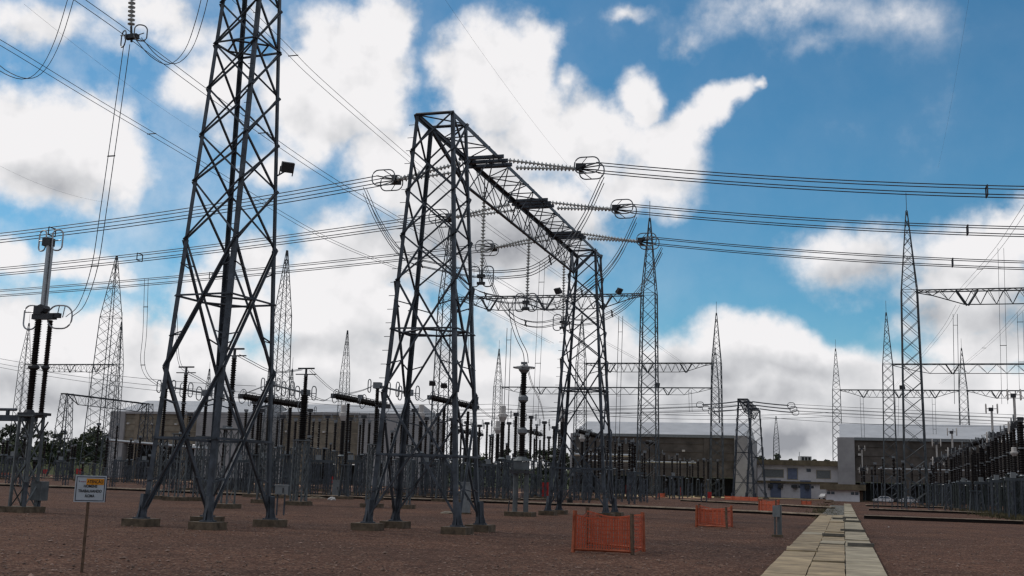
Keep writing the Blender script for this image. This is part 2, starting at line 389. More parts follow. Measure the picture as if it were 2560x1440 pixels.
# path of concrete trench covers
def path():
    R0 = np.array([7.62, 22.7, 0]) - E2 * 14; tan, gre, edge = MB(), MB(), MB()
    rnd = random.Random(3); cols = [(-2.22, -1.46), (-1.45, -.76), (-.75, 0)]
    t = 0.0
    while t < 132:
        Ln = 1.95 if t < 70 else 2.6
        for ci, (a, b) in enumerate(cols):
            if t > 62.5 and ci < 2: continue
            up = rnd.random() < (.13 if ci else .05) and t > 6
            z = .11 + (.035 if up else rnd.uniform(0, .006)); off = .55 if (ci == 1 and 14 < t < 60) else 0
            yaw = rnd.uniform(-.012, .012) if not up else rnd.uniform(-.04, .04)
            x = E1 * math.cos(yaw) + E2 * math.sin(yaw); y = E2 * math.cos(yaw) - E1 * math.sin(yaw)
            c = R0 + E1 * ((a + b) / 2) + E2 * (t + off + Ln / 2) + UP * (z / 2)
            (gre if ci == 2 or (ci == 1 and 50 < t < 60) or rnd.random() < .08 else tan).box(c, b - a - .012, Ln - rnd.choice((.012, .012, .05)), z, (x, y))
            if rnd.random() < .11 and 4 < t < 60 and ci:   # steel edge bar lying across a joint
                edge.box(R0 + E1 * ((a + b) / 2 + rnd.uniform(-.1, .1)) + E2 * (t + off) + UP * (.17), (b - a) * rnd.uniform(.9, 1.25), .13, .09, (x, y))
        t += Ln
    edge.box(R0 + E1 * (-1.11) + E2 * 66 + UP * .03, 2.16, 104, .06, AX)
    a = struct('path', tan, SLAB_T); b = struct('path', gre, SLAB_G); c = struct('path', edge, SLAB_D)
path()

# ---------------------------------------------------------------- buildings
P0 = np.array([58.0, 190.0, 0])
def wpt(px, py, back=0.0): p = onplane(px, py, P0 + E2 * back, E1); return p
def hall(label, pxs, ytop, ybot_wall, wall, frontm, seed, pillars, endl, endr, openy, roofpx, back=0):
    """valve hall: white end walls, recessed concrete front in bays, pale metal roof behind"""
    l = wpt(pxs[0], 1150, back); r = wpt(pxs[1], 1150, back); l[2] = r[2] = 0
    Wd = (r - l) @ E1; H = zat((l + r) / 2, ytop); D = 24.0
    t = thing('valve_hall', label, 'building', (l + r) / 2)
    at2 = lambda u, w, z: l + E1 * u + E2 * w + UP * z
    def zz(py): return zat((l + r) / 2, py)
    # end walls
    for (a, b) in (endl, endr):
        if b > a: MB().box(at2((a + b) / 2 * Wd, D / 2, H / 2), (b - a) * Wd, D, H, AX).build('end_wall', wall, t)
    a, b = endl[1], endr[0]; zo = zz(openy)
    MB().box(at2((a + b) / 2 * Wd, .75, (H - .45 + zo) / 2), (b - a) * Wd - .02, .6, H - .45 - zo, AX).build('front_panel', frontm, t)
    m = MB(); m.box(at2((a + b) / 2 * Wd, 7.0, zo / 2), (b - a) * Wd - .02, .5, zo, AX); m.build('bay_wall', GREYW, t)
    m = MB(); k = 5
    for i in range(1, k): m.box(at2((a + b) / 2 * Wd, .40, zo + (H - zo) * i / k), (b - a) * Wd - .1, .12, .14, AX)
    m.build('panel_joint', BEIGE2 if frontm is BEIGE else BROWNW, t)
    for i in range(pillars):
        u = a + (b - a) * (i + .5) / pillars
        MB().box(at2(u * Wd, .46, (H - .5) / 2), .9, .55, H - .5, AX).build('pillar', BEIGE2 if frontm is BEIGE else BROWNW, t)
    MB().box(at2((a + b) / 2 * Wd, .55, H - .2), (b - a) * Wd - .02, 1.0, .5, AX).build('fascia', wall if frontm is BEIGE else GREYP, t)
    # roof: low pitched, overhanging
    zr = zat((l + r) / 2 + E2 * D / 2, roofpx)
    pts = [at2(.01 * Wd, .9, H + .06), at2(.01 * Wd, D / 2, zr), at2(.01 * Wd, D - .5, H + .06)]
    MB().extrude(pts, E1 * Wd * .98).build('roof', METALROOF, t)
    m = MB()
    for i in range(pillars + 1):
        u = a + (b - a) * (i + .0) / pillars
        m.box(at2(u * Wd + .8, .25, zo + (H - zo) * .62), .5, .5, .35, AX)
    m.build('wall_lamp', WHITE, t)
    return t
hall('long brown concrete hall with white end wall behind the far portal leg', (1425, 1868), 1086, 0, WALLW, BROWNW, 1, 3, (0, .015), (.93, 1), 1190, 1056)
hall('dark concrete hall with white corner pilaster behind the cars at right', (2094, 2700), 1098, 0, WALLW, BROWNW, 2, 2, (0, .075), (.97, 1), 1212, 1062)
hall('beige panelled hall with pale end walls behind the tall left tower', (266, 612), 1030, 0, WALLW, BEIGE, 3, 3, (0, .11), (.64, 1), 1110, 1003)
hall('beige panelled hall with white end wall between the two tall towers', (686, 1001), 1032, 0, WALLW, BEIGE, 4, 2, (0, .05), (.66, 1), 1160, 1012)
def low_building():
    A, B = onplane(1882, 1200, P0 + E2 * 24, E1), onplane(2096, 1200, P0 + E2 * 24, E1); A[2] = B[2] = 0
    Wd = (B - A) @ E1; H = zat((A + B) / 2, 1163); Hm = zat((A + B) / 2, 1206); D = 12
    t = thing('office_building', 'low white two storey office with brown roof edge beyond the path', 'building', (A + B) / 2)
    p = lambda u, w, z: A + E1 * (u * Wd) + E2 * w + UP * z
    MB().box(p(.5, D / 2, H / 2), Wd, D, H, AX).build('wall', WALLO, t)
    MB().box(p(.5, D / 2 - .4, H + .45), Wd + 1.4, D + 2, .95, AX).build('roof', ROOFB, t)
    MB().box(p(.5, -.35, Hm), Wd, .7, .4, AX).build('canopy', ROOFB, t)
    for u, z, w, h in ((.24, .5, .26, .36), (.47, .5, .13, .5), (.83, .5, .17, .36)):
        f = MB().box(p(u, -.04, Hm + (H - Hm) * z), w * Wd, .1, h * (H - Hm) * 1.4, AX).build('window', WALLC, t)
        MB().box(p(u, -.1, Hm + (H - Hm) * z), w * Wd - .3, .06, h * (H - Hm) * 1.4 - .25, AX).build('pane', GREYP if w > .15 else BLUED, f)
    MB().box(p(.66, -.04, Hm + (H - Hm) * .72), .8, .1, .6, AX).build('vent', GLASSW, t)
    for u in (.27, .62): MB().box(p(u, -.05, 1.7), 2.0, .12, 3.4, AX).build('door', BLUED, t)
    for u in (.20, .34, .47, .55, .70): MB().box(p(u, -.05, 2.2), .5, .1, .5, AX).build('window', GLASSW, t)
    for u in (.21, .33, .50, .64): MB().box(p(u, -.5, Hm - .8), .9, .6, .7, AX).build('air_conditioner', DARKP, t)
low_building()
def hut():
    A, B = G(2066, 1252), G(2152, 1256.5); B = A + E1 * ((B - A) @ E1); Wd = (B - A) @ E1; H = zat((A + B) / 2, 1225)
    t = thing('guard_hut', 'small white hut with wide brown slab roof at the end of the path', 'hut', (A + B) / 2)
    p = lambda u, w, z: A + E1 * (u * Wd) + E2 * w + UP * z
    MB().box(p(.5, 2, H / 2), Wd, 4, H, AX).build('wall', WALLO, t)
    MB().box(p(.5, 1.9, H + .45), Wd + 1.9, 6.0, .9, AX).build('roof', ROOFB, t)
    for u in (.07, .2, .79, .92): MB().box(p(u, -.03, H * .72), .5, .1, .42, AX).build('window', GLASSW, t)
    MB().box(p(1.05, 1.2, H / 2), .5, .5, H, AX).build('post', WOOD, t)
hut()
def house():
    A = at(2012, 1150, 330); z0 = 0
    t = thing('hill_house', 'tiny white building with dark openings above the office roof', 'building', (A[0], A[1], 0))
    zt = zat(A, 1141); zb = zat(A, 1153)
    MB().box((A[0], A[1], zt / 2), 3.2, 3, zt, None).build('wall', WALLW, t)
    for d in (-1, 0, 1): MB().box((A[0] + d * .95, A[1] - 1.52, zb + .7), .55, .1, .9, None).build('window', BLACK, t)
    MB().bar((A[0] - 1.6, A[1], zt), (A[0] - 1.6, A[1], zt + 1.3), .09).build('mast', GREYP, t)
house()
def cream():
    A, B = onplane(560, 1150, P0 + E2 * 60, E1), onplane(655, 1150, P0 + E2 * 60, E1); A[2] = B[2] = 0; Wd = (B - A) @ E1; H = zat(A, 1102)
    t = thing('cream_building', 'cream three storey building with dark window strips behind the tall left tower', 'building', (A + B) / 2)
    p = lambda u, w, z: A + E1 * (u * Wd) + E2 * w + UP * z
    MB().box(p(.5, 5, H / 2), Wd, 10, H, AX).build('wall', WALLC, t)
    MB().box(p(.5, 4.6, H + .3), Wd + 1, 11, .6, AX).build('roof', ROOFB, t)
    for z in (.25, .55, .85):
        MB().box(p(.5, -.1, H * (z - .14)), Wd, .3, .35, AX).build('ledge', ROOFB, t)
        for u in (.3, .62, .85): MB().box(p(u, -.05, H * z), 1.9, .14, .75, AX).build('window', GLASSW, t)
cream()

# ---------------------------------------------------------------- trees
def tree(px, ytop, depth, wpx, kind, label, seed, ybase=None, sparse=False, grp='trees behind the switchyard'):
    rnd = random.Random(seed); b = at(px, 1180, depth); z0 = 0
    if ybase: z0 = max(0.0, zat(b, ybase))
    zt = zat(b, ytop - (14 if px < 300 else 6)); R = wpx * (1.25 if px < 300 else 1.1) / 2 / F_PX * depth; base = np.array([b[0], b[1], 0.0])
    t = thing('tree', label, 'tree', base, grp)
    m = MB(); top = base + UP * (z0 + (zt - z0) * .8)
    m.tube([base, base + UP * (z0 + (zt - z0) * .4) + E1 * rnd.uniform(-.4, .4), top], [.32, .22, .07], 6)
    clumps = []
    for k in range(13 if not sparse else 10):
        a = rnd.uniform(0, 6.28); q = rnd.uniform(.25, 1); f = rnd.uniform(.38, 1.0) if not sparse else rnd.uniform(.6, 1.0)
        wob = math.sin(math.pi * min(1, f * .85 + .12))
        c = base + UP * (z0 + (zt - z0) * f * .93) + np.array([math.cos(a), math.sin(a), 0]) * R * q * (wob * .75 + .2)
        clumps.append((c, R * rnd.uniform(.26, .48) * (1 if not sparse else .75)))
        st = base + UP * (z0 + (zt - z0) * max(.2, f - .3)); m.bar(st, c, .06, 3)
    m.build('trunk', BARK, t)
    for si in range(2):
        m = MB(); s = max(.28, R * .085)
        for ci, (c, r) in enumerate(clumps):
            if ci % 2 != si: continue
            for _ in range(110 if not sparse else 70):
                v = np.array([rnd.gauss(0, 1) for _ in range(3)]); v = nrm(v) * r * rnd.uniform(.45, 1.05) ; v[2] *= .7
                x = nrm(np.array([rnd.gauss(0, 1) for _ in range(3)])); y = nrm(np.cross(x, np.array([rnd.gauss(0, 1) for _ in range(3)])))
                q = c + v; e = s * rnd.uniform(.6, 1.3)
                m.add([q - x * e, q + y * e * .6, q + x * e, q - y * e * .6], [(0, 1, 2, 3)])
        m.build('crown', LEAF[(kind + si) % 3], t)
    return t
TREES = [
 (18,1072,330,70,2,'tall loose eucalyptus at the far left edge',True),(62,1058,320,60,1,'tallest thin tree behind the leftmost support',True),
 (-30,1085,330,70,1,'leafy tree half outside the left edge',False),
 (100,1085,335,60,2,'grey green tree right behind the leftmost control box mast',True),(140,1078,330,50,1,'slim tree left of the small lattice portal',True),
 (178,1110,300,52,0,'dark round tree in the gap of the small lattice portal',False),(206,1098,320,60,0,'dark tree left of the tall thin mast',False),
 (232,1082,330,70,1,'broad tree at the foot of the tall thin mast',False),(258,1095,340,50,0,'dark tree against the left hall wall',False),
 (40,1118,300,80,0,'low dark bushy tree at far left',False),(120,1122,310,70,0,'low dark tree above the light field',False),
 (1208,1140,300,60,0,'dark tree behind the white headed transformers',False),(1262,1122,310,55,0,'tall dark tree left of the stepped voltage transformer',False),
 (1305,1132,300,60,1,'round tree behind the stepped voltage transformer',False),(1352,1128,310,60,0,'dark tree right of the stepped voltage transformer',False),
 (1392,1124,300,60,0,'dense dark tree behind the far portal leg',False),(1425,1135,300,50,1,'tree at the left corner of the long brown hall',False),
 (1020,1128,300,50,0,'dark tree right of the white hall end wall',False),(1075,1130,310,60,0,'dark tree seen between the portal legs',False),(1130,1128,310,60,1,'olive tree seen right of the portal cross bracing',False),(1172,1138,300,50,0,'low dark tree beside the portal right leg',False),
 (1948,1136,330,36,0,'round dark tree above the office roof',False),(1905,1140,330,40,0,'dark tree at the left end of the office roof',False),(1925,1146,320,24,1,'small tree left of the round one above the office roof',False),
 (1978,1148,330,24,0,'small dark tree between the round tree and the tiny white building',False),(2065,1143,340,34,2,'nearly bare tree above the office roof right end',True),(2040,1149,330,26,1,'low tree right of the tiny white building',False),
]
for i, (px, yt, d, w, k, lab, sp) in enumerate(TREES): tree(px, yt, d, w, k, lab, 100 + i, None, sp)
def wood():
    m = MB(); rnd = random.Random(5)
    for _ in range(9000):
        px = rnd.choice((rnd.uniform(-60, 290), rnd.uniform(990, 1440), rnd.uniform(1880, 2100), rnd.uniform(600, 700)))
        d = rnd.uniform(345, 395); b = at(px, 1190, d); top = 8.0 if px < 300 else 6.2
        z = rnd.random() ** .8 * top * (.75 + .25 * math.sin(px * .11) * math.sin(px * .037 + 1)); s = rnd.uniform(.35, .8)
        q = np.array([b[0], b[1], z + (3.0 if px < 300 else 0)]); x = nrm(np.array([rnd.gauss(0, 1) for _ in range(3)])); y = nrm(np.cross(x, np.array([rnd.gauss(0, 1) for _ in range(3)])))
        m.add([q - x * s, q + y * s * .7, q + x * s, q - y * s * .7], [(0, 1, 2, 3)])
    o = m.build('far_woodland', LEAF[0]); o['kind'] = 'stuff'; o['category'] = 'woodland'; o['label'] = 'dark wood along the horizon behind the switchyard'
wood()
# ---------------------------------------------------------------- near lattice towers
def tower_corner(P, a, b, c, d, H, E1_=E1, E2_=E2, lean=(0, 0)):
    def f(i, z):
        sx, sy = ((-1, -1), (1, -1), (-1, 1), (1, 1))[i]; t = (z - .35) / (H - .35)
        return np.array([P[0] + lean[0] * t, P[1] + lean[1] * t, z]) + E1_ * (sx * (a + (c - a) * t) / 2) + E2_ * (sy * (b + (d - b) * t) / 2)
    return f
FACES = ((0, 1), (1, 3), (3, 2), (2, 0))
def near_tower(root, crn, levels, ring, belt, waists, legw, brw, top, sub=False, steps=0):
    """root: thing (or part) that the pieces hang on"""
    br = MB()
    for fi, (i, j) in enumerate(FACES):
        n = nrm(np.cross(crn(j, 1) - crn(i, 1), UP)) * .06
        for k, (z0, z1) in enumerate(zip(levels[:-1], levels[1:])):
            w = brw * (1.25 if k < 2 else 1)
            br.L(crn(i, z0) + n * .3, crn(j, z1) + n * .3, w, .022); br.L(crn(j, z0) - n * .6, crn(i, z1) - n * .6, w, .022)
            if k < 2:   # redundants in the tall lower panels
                zm = belt if k == 0 else ring; M = (crn(i, zm) + crn(j, zm)) / 2
                for (q, r_) in ((i, j), (j, i)):
                    for za, zb in ((z0, zm), (zm, z1)):
                        p = crn(q, (za + zb) / 2 + (.15 if zb == z1 else -.15)); s = (crn(q, za if za == z0 else zb) + M) / 2
                        br.L(p, s, brw * .62, .018)
        for zz, w in ((belt, brw * 1.15), (ring, brw)):
            br.L(crn(i, zz), crn(j, zz), w, .022)
        for zz in waists: br.L(crn(i, zz), crn(j, zz), brw, .022)
    for zz in [ring] + list(waists):   # plan bracing
        mids = [(crn(i, zz) + crn(j, zz)) / 2 for i, j in FACES]
        for a, b in zip(mids, mids[1:] + mids[:1]): br.bar(a, b, .035)
    bo = br.build('bracing', STEEL, root)
    par = bo if sub else root
    for i in range(4):
        lg = MB(); a, b = crn(i, .22), crn(i, top); sx, sy = ((1, 1), (-1, 1), (1, -1), (-1, -1))[i]
        ex, ey = E1 * sx, E2 * sy
        zs = levels[0:1] + [levels[2]] + [top]
        for k, (z0, z1) in enumerate(zip(zs[:-1], zs[1:])):
            w = legw * (1, .86)[k]
            lg.L(crn(i, z0 - (.05 if k == 0 else -.0)), crn(i, z1), w, .028, (ex, ey))
        if i == steps:
            z = 3.0
            while z < top - .3:
                lg.bar(crn(i, z), crn(i, z) - E1 * .2, .012, 3); z += .45
        lg.build('leg', STEEL, par)
        f = MB(); c = crn(i, .2); c[2] = .10; f.box(c, .80, .80, .24, AX); f.build('footing', FOOT, par)
        st = MB(); c = crn(i, .24); st.box(c, .36, .36, .05, AX); st.prism(crn(i, .24), crn(i, .95), [(q * .13, w_ * .13) for q, w_ in CIRC[4]])
        for e in (E1, -E1, E2, -E2): st.extrude([c + e * .05, c + e * .2, c + e * .05 + UP * .5], np.cross(e, UP) * .02)
        st.build('base_plate', STEEL, par)
    return bo
# tall tower at left
TP = (-9.191, 34.918); yw = .383
T1 = np.array([math.cos(yw), -math.sin(yw), 0]); T2 = np.array([math.sin(yw), math.cos(yw), 0])
tw = thing('lattice_tower', 'tall dark lattice tower rising out of the top of the photo at left', 'tower', (TP[0], TP[1], 0))
crn = tower_corner(TP, 2.408, 3.19, 1.383, .894, 20, T1, T2, (.193, .059))
near_tower(tw, crn, [.35, 4.8, 8.87, 10.81, 12.38, 13.99, 15.55, 17.03, 18.5, 20.0, 21.5], 7.05, 2.61, (15.6,), .145, .06, 21.5, steps=1)
# floodlight on the tall tower
def floodlight(p, aim, label, grp='floodlights on the steelwork', arm=None, sz=.42):
    p = V3(p); aim = nrm(V3(aim)); t = thing('floodlight', label, 'floodlight', p, grp)
    s = nrm(np.cross(aim, UP)); u = np.cross(s, aim)
    m = MB(); m.extrude([p + s * a * sz + u * b * sz * .8 for a, b in ((-.5, -.5), (.5, -.5), (.5, .5), (-.5, .5))], aim * sz * .35)
    m.extrude([p - aim * .1 + s * a * sz * .5 + u * b * sz * .4 for a, b in ((-.5, -.5), (.5, -.5), (.5, .5), (-.5, .5))], aim * .1)
    m.build('lamp_head', DARKP, t)
    m = MB(); q = V3(arm) if arm is not None else p - UP * .5
    m.bar(p - u * sz * .3, q, .028); m.bar(p - s * sz * .52, p - s * sz * .52 - u * .3, .02); m.bar(p + s * sz * .52, p + s * sz * .52 - u * .3, .02)
    m.build('bracket', STEEL, t)
FL = at(718, 417, 35.8); floodlight(FL, (.35, -.75, -.45), 'square black floodlight sticking out of the tall left tower', arm=crn(3, 11.4))
# ---------------------------------------------------------------- portals
PP = np.array([-2.5601, 36.1493, 0]); LW = 22.4192; PH = 13.7162
def portal(label):
    t = thing('portal_gantry', label, 'gantry', PP, 'lattice portals carrying the line conductors')
    for k in (0, 1):
        c = tower_corner(PP + E2 * (LW * k), 2.9644, 2.2538, 1.3623, 1.3851, PH)
        near_tower(t, c, [.35, 4.35, 7.99, 9.54, 11.06, 12.44, PH], 6.39, 2.34, (), .14, .056, PH, sub=True, steps=0)
    w0, w1 = -.69, LW + .69; hs = .68
    A = lambda s, w: PP + E1 * (s * hs) + E2 * w + UP * PH
    B = lambda w: PP + E2 * w + UP * (12.05)
    wb0, wb1 = 3.0, 19.4
    for s in (-1, 1):
        ch = MB(); ch.L(A(s, w0), A(s, w1), .15, .022, (UP * -1, E1 * -s)); ch.build('chord', STEEL, t)
    ch = MB(); ch.L(B(wb0), B(wb1), .13, .02); 
    for s in (-1, 1):
        ch.L(B(wb0), A(s, .7), .11, .02); ch.L(B(wb1), A(s, LW - .7), .11, .02)
    ch.build('chord', STEEL, t)
    lc = MB(); n = 18
    ws = [w0 + (w1 - w0) * i / n for i in range(n + 1)]
    for i in range(n):
        a, b = ws[i], ws[i + 1]
        s = 1 if i % 2 else -1
        lc.bar(A(s, a), A(-s, b), .026); lc.bar(A(-1, b), A(1, b), .024)
    lc.bar(A(-1, w0), A(1, w0), .055); lc.bar(A(-1, w1), A(1, w1), .055); lc.bar(A(-1, .69), A(1, .69), .055); lc.bar(A(-1, LW - .69), A(1, LW - .69), .055)
    k = 9
    bs = [wb0 + (wb1 - wb0) * i / k for i in range(k + 1)]
    for s in (-1, 1):
        for i in range(k):
            a, b = bs[i], bs[i + 1]; mid = (a + b) / 2
            lc.bar(B(a), A(s, mid), .024); lc.bar(A(s, mid), B(b), .024)
    lc.build('lacing', STEEL, t)
    for wc in (4.95, 11.5, 17.9):
        m = MB()
        for d in (-.55, 0, .55):
            m.L(A(-1.3, wc + d) - UP * .12, A(1.3, wc + d) - UP * .12, .14, .07)
        m.build('cross_bar', STEEL, t)
    return t
PT = portal('large lattice portal whose beam runs away from the camera in the middle')
def place(pt, px, py, z, label):
    d = G(px, py, z); c = copy_tree(pt); c['label'] = label
    off = d - PP; c.location = (off[0] + PP[0], off[1] + PP[1], 0); return c, np.array([off[0], off[1], 0])
# copy_tree copies world-space child offsets, so moving the root moves the whole gantry
PR_, OFR = place(PT, 1858, 998, PH, 'small lattice portal far off in front of the office building')
PL_, OFL = place(PT, 168, 984, PH, 'small lattice portal far off at left in front of the trees')

# ---------------------------------------------------------------- row gantries and masts
def lat_column(mb_, P, zt, wb, wt, lr, br, npan, ax=AX, z0=.2):
    f = lambda i, z: np.array([P[0], P[1], z]) + ax[0] * (((-1, 1, 1, -1)[i]) * (wb + (wt - wb) * z / zt) / 2) + ax[1] * (((-1, -1, 1, 1)[i]) * (wb + (wt - wb) * z / zt) / 2)
    zs = [z0 + (zt - z0) * i / npan for i in range(npan + 1)]
    for i in range(4):
        mb_.bar(f(i, z0), f(i, zt), lr)
        j = (i + 1) % 4
        for k in range(npan):
            a, b = zs[k], zs[k + 1]
            if k % 2: mb_.bar(f(i, a), f(j, b), br, 3)
            else: mb_.bar(f(j, a), f(i, b), br, 3)
        mb_.bar(f(i, zt), f(j, zt), br, 3)
    return f
def lat_x(mb_, P, zt, wb, wt, lr, br, npan, ax=AX, z0=.2, zbot=None):
    f = lambda i, z: np.array([P[0], P[1], z]) + ax[0] * (((-1, 1, 1, -1)[i]) * (wb + (wt - wb) * (z - z0) / (zt - z0)) / 2) + ax[1] * (((-1, -1, 1, 1)[i]) * (wb + (wt - wb) * (z - z0) / (zt - z0)) / 2)
    zs = [z0 + (zt - z0) * i / npan for i in range(npan + 1)]
    for i in range(4):
        j = (i + 1) % 4; mb_.bar(f(i, z0), f(i, zt), lr)
        for k in range(npan):
            mb_.bar(f(i, zs[k]), f(j, zs[k + 1]), br, 3)
            if k % 2 or wb > 1.5: mb_.bar(f(j, zs[k]), f(i, zs[k + 1]), br, 3)
        mb_.bar(f(i, zt), f(j, zt), br, 3)
    return f
def mast(parent, P, zb, zspike, rod, wb=2.1, wt=1.5, lr=.066, br=.03):
    m = MB(); lat_x(m, P, zb, wb, wt, lr, br, 14); 
    for i in range(4): pass
    m.build('column', STEEL_FAR, parent)
    m = MB(); lat_x(m, P, zspike, wt, .12, lr * .8, br, 9, z0=zb); m.build('spike', STEEL_FAR, parent)
    if rod: MB().bar((P[0], P[1], zspike), (P[0], P[1], zspike + rod), .03, 4).build('lightning_rod', STEEL_FAR, parent)
def beam(parent, A, B, wid=1.3, dep=1.45, taper=4.5, lr=.065, br=.036, npan=16, ax=E2):
    A, B = V3(A), V3(B); d = nrm(B - A); Ln = np.linalg.norm(B - A); m = MB()
    T = lambda s, u: A + d * u + ax * (s * wid / 2)
    def Bt(u): k = min(1, u / taper, (Ln - u) / taper); return A + d * u - UP * (dep * max(.12, k))
    for s in (-1, 1): m.bar(T(s, 0), T(s, Ln), lr)
    us = [Ln * i / npan for i in range(npan + 1)]
    for a, b in zip(us[:-1], us[1:]):
        mid = (a + b) / 2; m.bar(Bt(a), Bt(b), lr * .8)
        for s in (-1, 1): m.bar(Bt(a), T(s, mid), br, 3); m.bar(T(s, mid), Bt(b), br, 3)
        m.bar(T(-1, a), T(1, mid), br, 3); m.bar(T(1, mid), T(-1, b), br, 3)
    m.build('beam', STEEL_FAR, parent); return T, Bt
ZB, ZS = 21.7, 30.0
def base(px, py, z=ZB): p = G(px, py, z); p[2] = 0; return p
def vhang(parent, A, B, us, dep=1.45, w=1.0):
    d = nrm(V3(B) - V3(A))
    for u in us:
        c = V3(A) + d * u; m = MB()
        for s in (-1, 1): m.bar(c + d * s * w, c + d * s * .05 - UP * (dep + .1), .11)
        m.build('hanger', STEEL_FAR, parent)
def gantry(label, cols, beams, rods=1.9, ext=None):
    """cols: pixel of the beam level on each column; all in one rigid frame"""
    Ps = [base(*c) for c in cols]; t = thing('bus_gantry', label, 'gantry', Ps[0], 'steel bus gantries of the switchyard')
    o = Ps[0]
    for i, p in enumerate(Ps):
        if i: p = o + E1 * ((p - o) @ E1); Ps[i] = p
        mast(t, p, ZB, ZS, rods)
    if ext: Ps.append(o + E1 * ext)
    for a, b in zip(Ps[:-1], Ps[1:]):
        A, B = a + UP * (ZB - .05) + E1 * .7, b + UP * (ZB - .05) - E1 * .7
        beam(t, A, B); Ln = np.linalg.norm(B - A); vhang(t, A, B, [Ln * k for k in (.2, .5, .8)])
    return t, Ps
g1, PD = gantry('steel bus gantry nearest behind the portal, beam crossing its far leg', [(1118, 745), (1630, 742)], 1)
g2, PRr = gantry('tallest bus gantry at the right edge with a beam leaving the photo', [(2273, 727)], 1, ext=25)
g3, PB = gantry('bus gantry behind the tallest right hand one, middle of three beams', [(2219, 910)], 1, ext=46)
g4, PC = gantry('farthest bus gantry at right, lowest beam of the three, two spires in view', [(2091, 974), (2406, 977)], 1, ext=52)
g5, PE = gantry('far bus gantry right of the portal, upper of two stacked beams', [(1453, 908), (1794, 910)], 1)
g6, PF = gantry('farthest bus gantry behind the portal, lower of two stacked beams', [(1245, 967), (1790, 971)], 1)
g7, PGl = gantry('far bus gantry at left with two spires behind the brown insulators', [(62, 911), (309, 913)], 1)
def lone(label, px, ytop, zs=ZS, wb=2.4, rod=0, kind='lightning_mast'):
    p = G(px, ytop, zs); p[2] = 0
    t = thing(kind, label, 'mast', p, 'free standing lattice masts')
    m = MB(); lat_x(m, p, zs * .72, wb, wb * .62, .06, .026, 16); lat_x(m, p, zs, wb * .62, .14, .052, .026, 8, z0=zs * .72); m.build('column', STEEL_FAR, t)
    if rod: MB().bar(p + UP * zs, p + UP * (zs + rod), .035).build('lightning_rod', STEEL_FAR, t)
    for i in (-1, 1):
        for j in (-1, 1): MB().box(p + E1 * i * wb / 2 + E2 * j * wb / 2 + UP * .12, .8, .8, .24, AX).build('footing', FOOT, t)
lone('tall thin lattice mast left of the tall near tower', 292, 640, wb=3.2)
lone('tall thin lattice mast right beside the tall near tower', 718, 626, wb=2.6)
lone('lattice mast standing clear between the two near towers', 869, 826, wb=2.2)
lone('small far mast just left of the tall near tower foot', 524, 922, 24, 1.9, 1.5)
lone('small far mast right of the tall near tower', 731, 922, 24, 1.9, 2.5)
lone('tiny far mast beside the far bus gantry spire', 1303, 960, 24, 1.8)
lone('thin far mast above the round tree and office roof', 1940, 1040, 20, 2.0)
lone('small far mast behind the second hall', 560, 985, 20, 1.6)
# ---------------------------------------------------------------- insulator strings and conductors on the large portal
def string_mesh(m, a, b, r=.13, pitch=.15, n=8):
    a, b = V3(a), V3(b); Ln = np.linalg.norm(b - a); k = int(Ln / pitch); pr = [(0, .018)]
    for i in range(k):
        t = (i + .5) / k; pr += [(t - .3 / k, .03), (t - .12 / k, r), (t + .02 / k, r * .96), (t + .16 / k, .045)]
    pr.append((1, .018)); m.lathe(a, b, pr, n)
PHW = (5.25, 11.75, 17.95); ORD = ('nearest', 'middle', 'farthest')
RINGS = (((1480, 420), (963, 451)), ((1565, 522), (1100, 546)), ((1625, 603), (1213, 620)))
QUAD = [(a, b) for a in (-.2, .2) for b in (-.15, .15)]
def quad(side, i, Q, far, label, spac):
    t = thing('conductor_bundle', label, 'power line', Q, 'line conductors strung from the large portal')
    d = far - Q; Ln = np.linalg.norm(d)
    for a, b in QUAD:
        o = E2 * a + UP * b
        MB().tube(span(Q + o, far + d * .9 + o, .55, 18), .019, 4).build('wire', WIRE, t)
    P = span(Q, far + d * .9, .55, 18)
    for s in spac:
        k = min(17, int(18 * s)); c = P[k] * (1 - (18 * s - k)) + P[k + 1] * (18 * s - k); m = MB()
        cs = [c + E2 * a + UP * b for a, b in ((-.22, -.17), (.22, -.17), (.22, .17), (-.22, .17))]
        for q, w in zip(cs, cs[1:] + cs[:1]): m.bar(q, w, .026)
        m.build('spacer', DARKP, t)
FARP = (((2560, 441), (0, 565)), ((2560, 545), (0, 653)), ((2560, 633), (0, 710)))
SPX = (((2465, 440), (133, 555)), ((2417, 547), (351, 637)), ((2380, 631), (530, 690)))
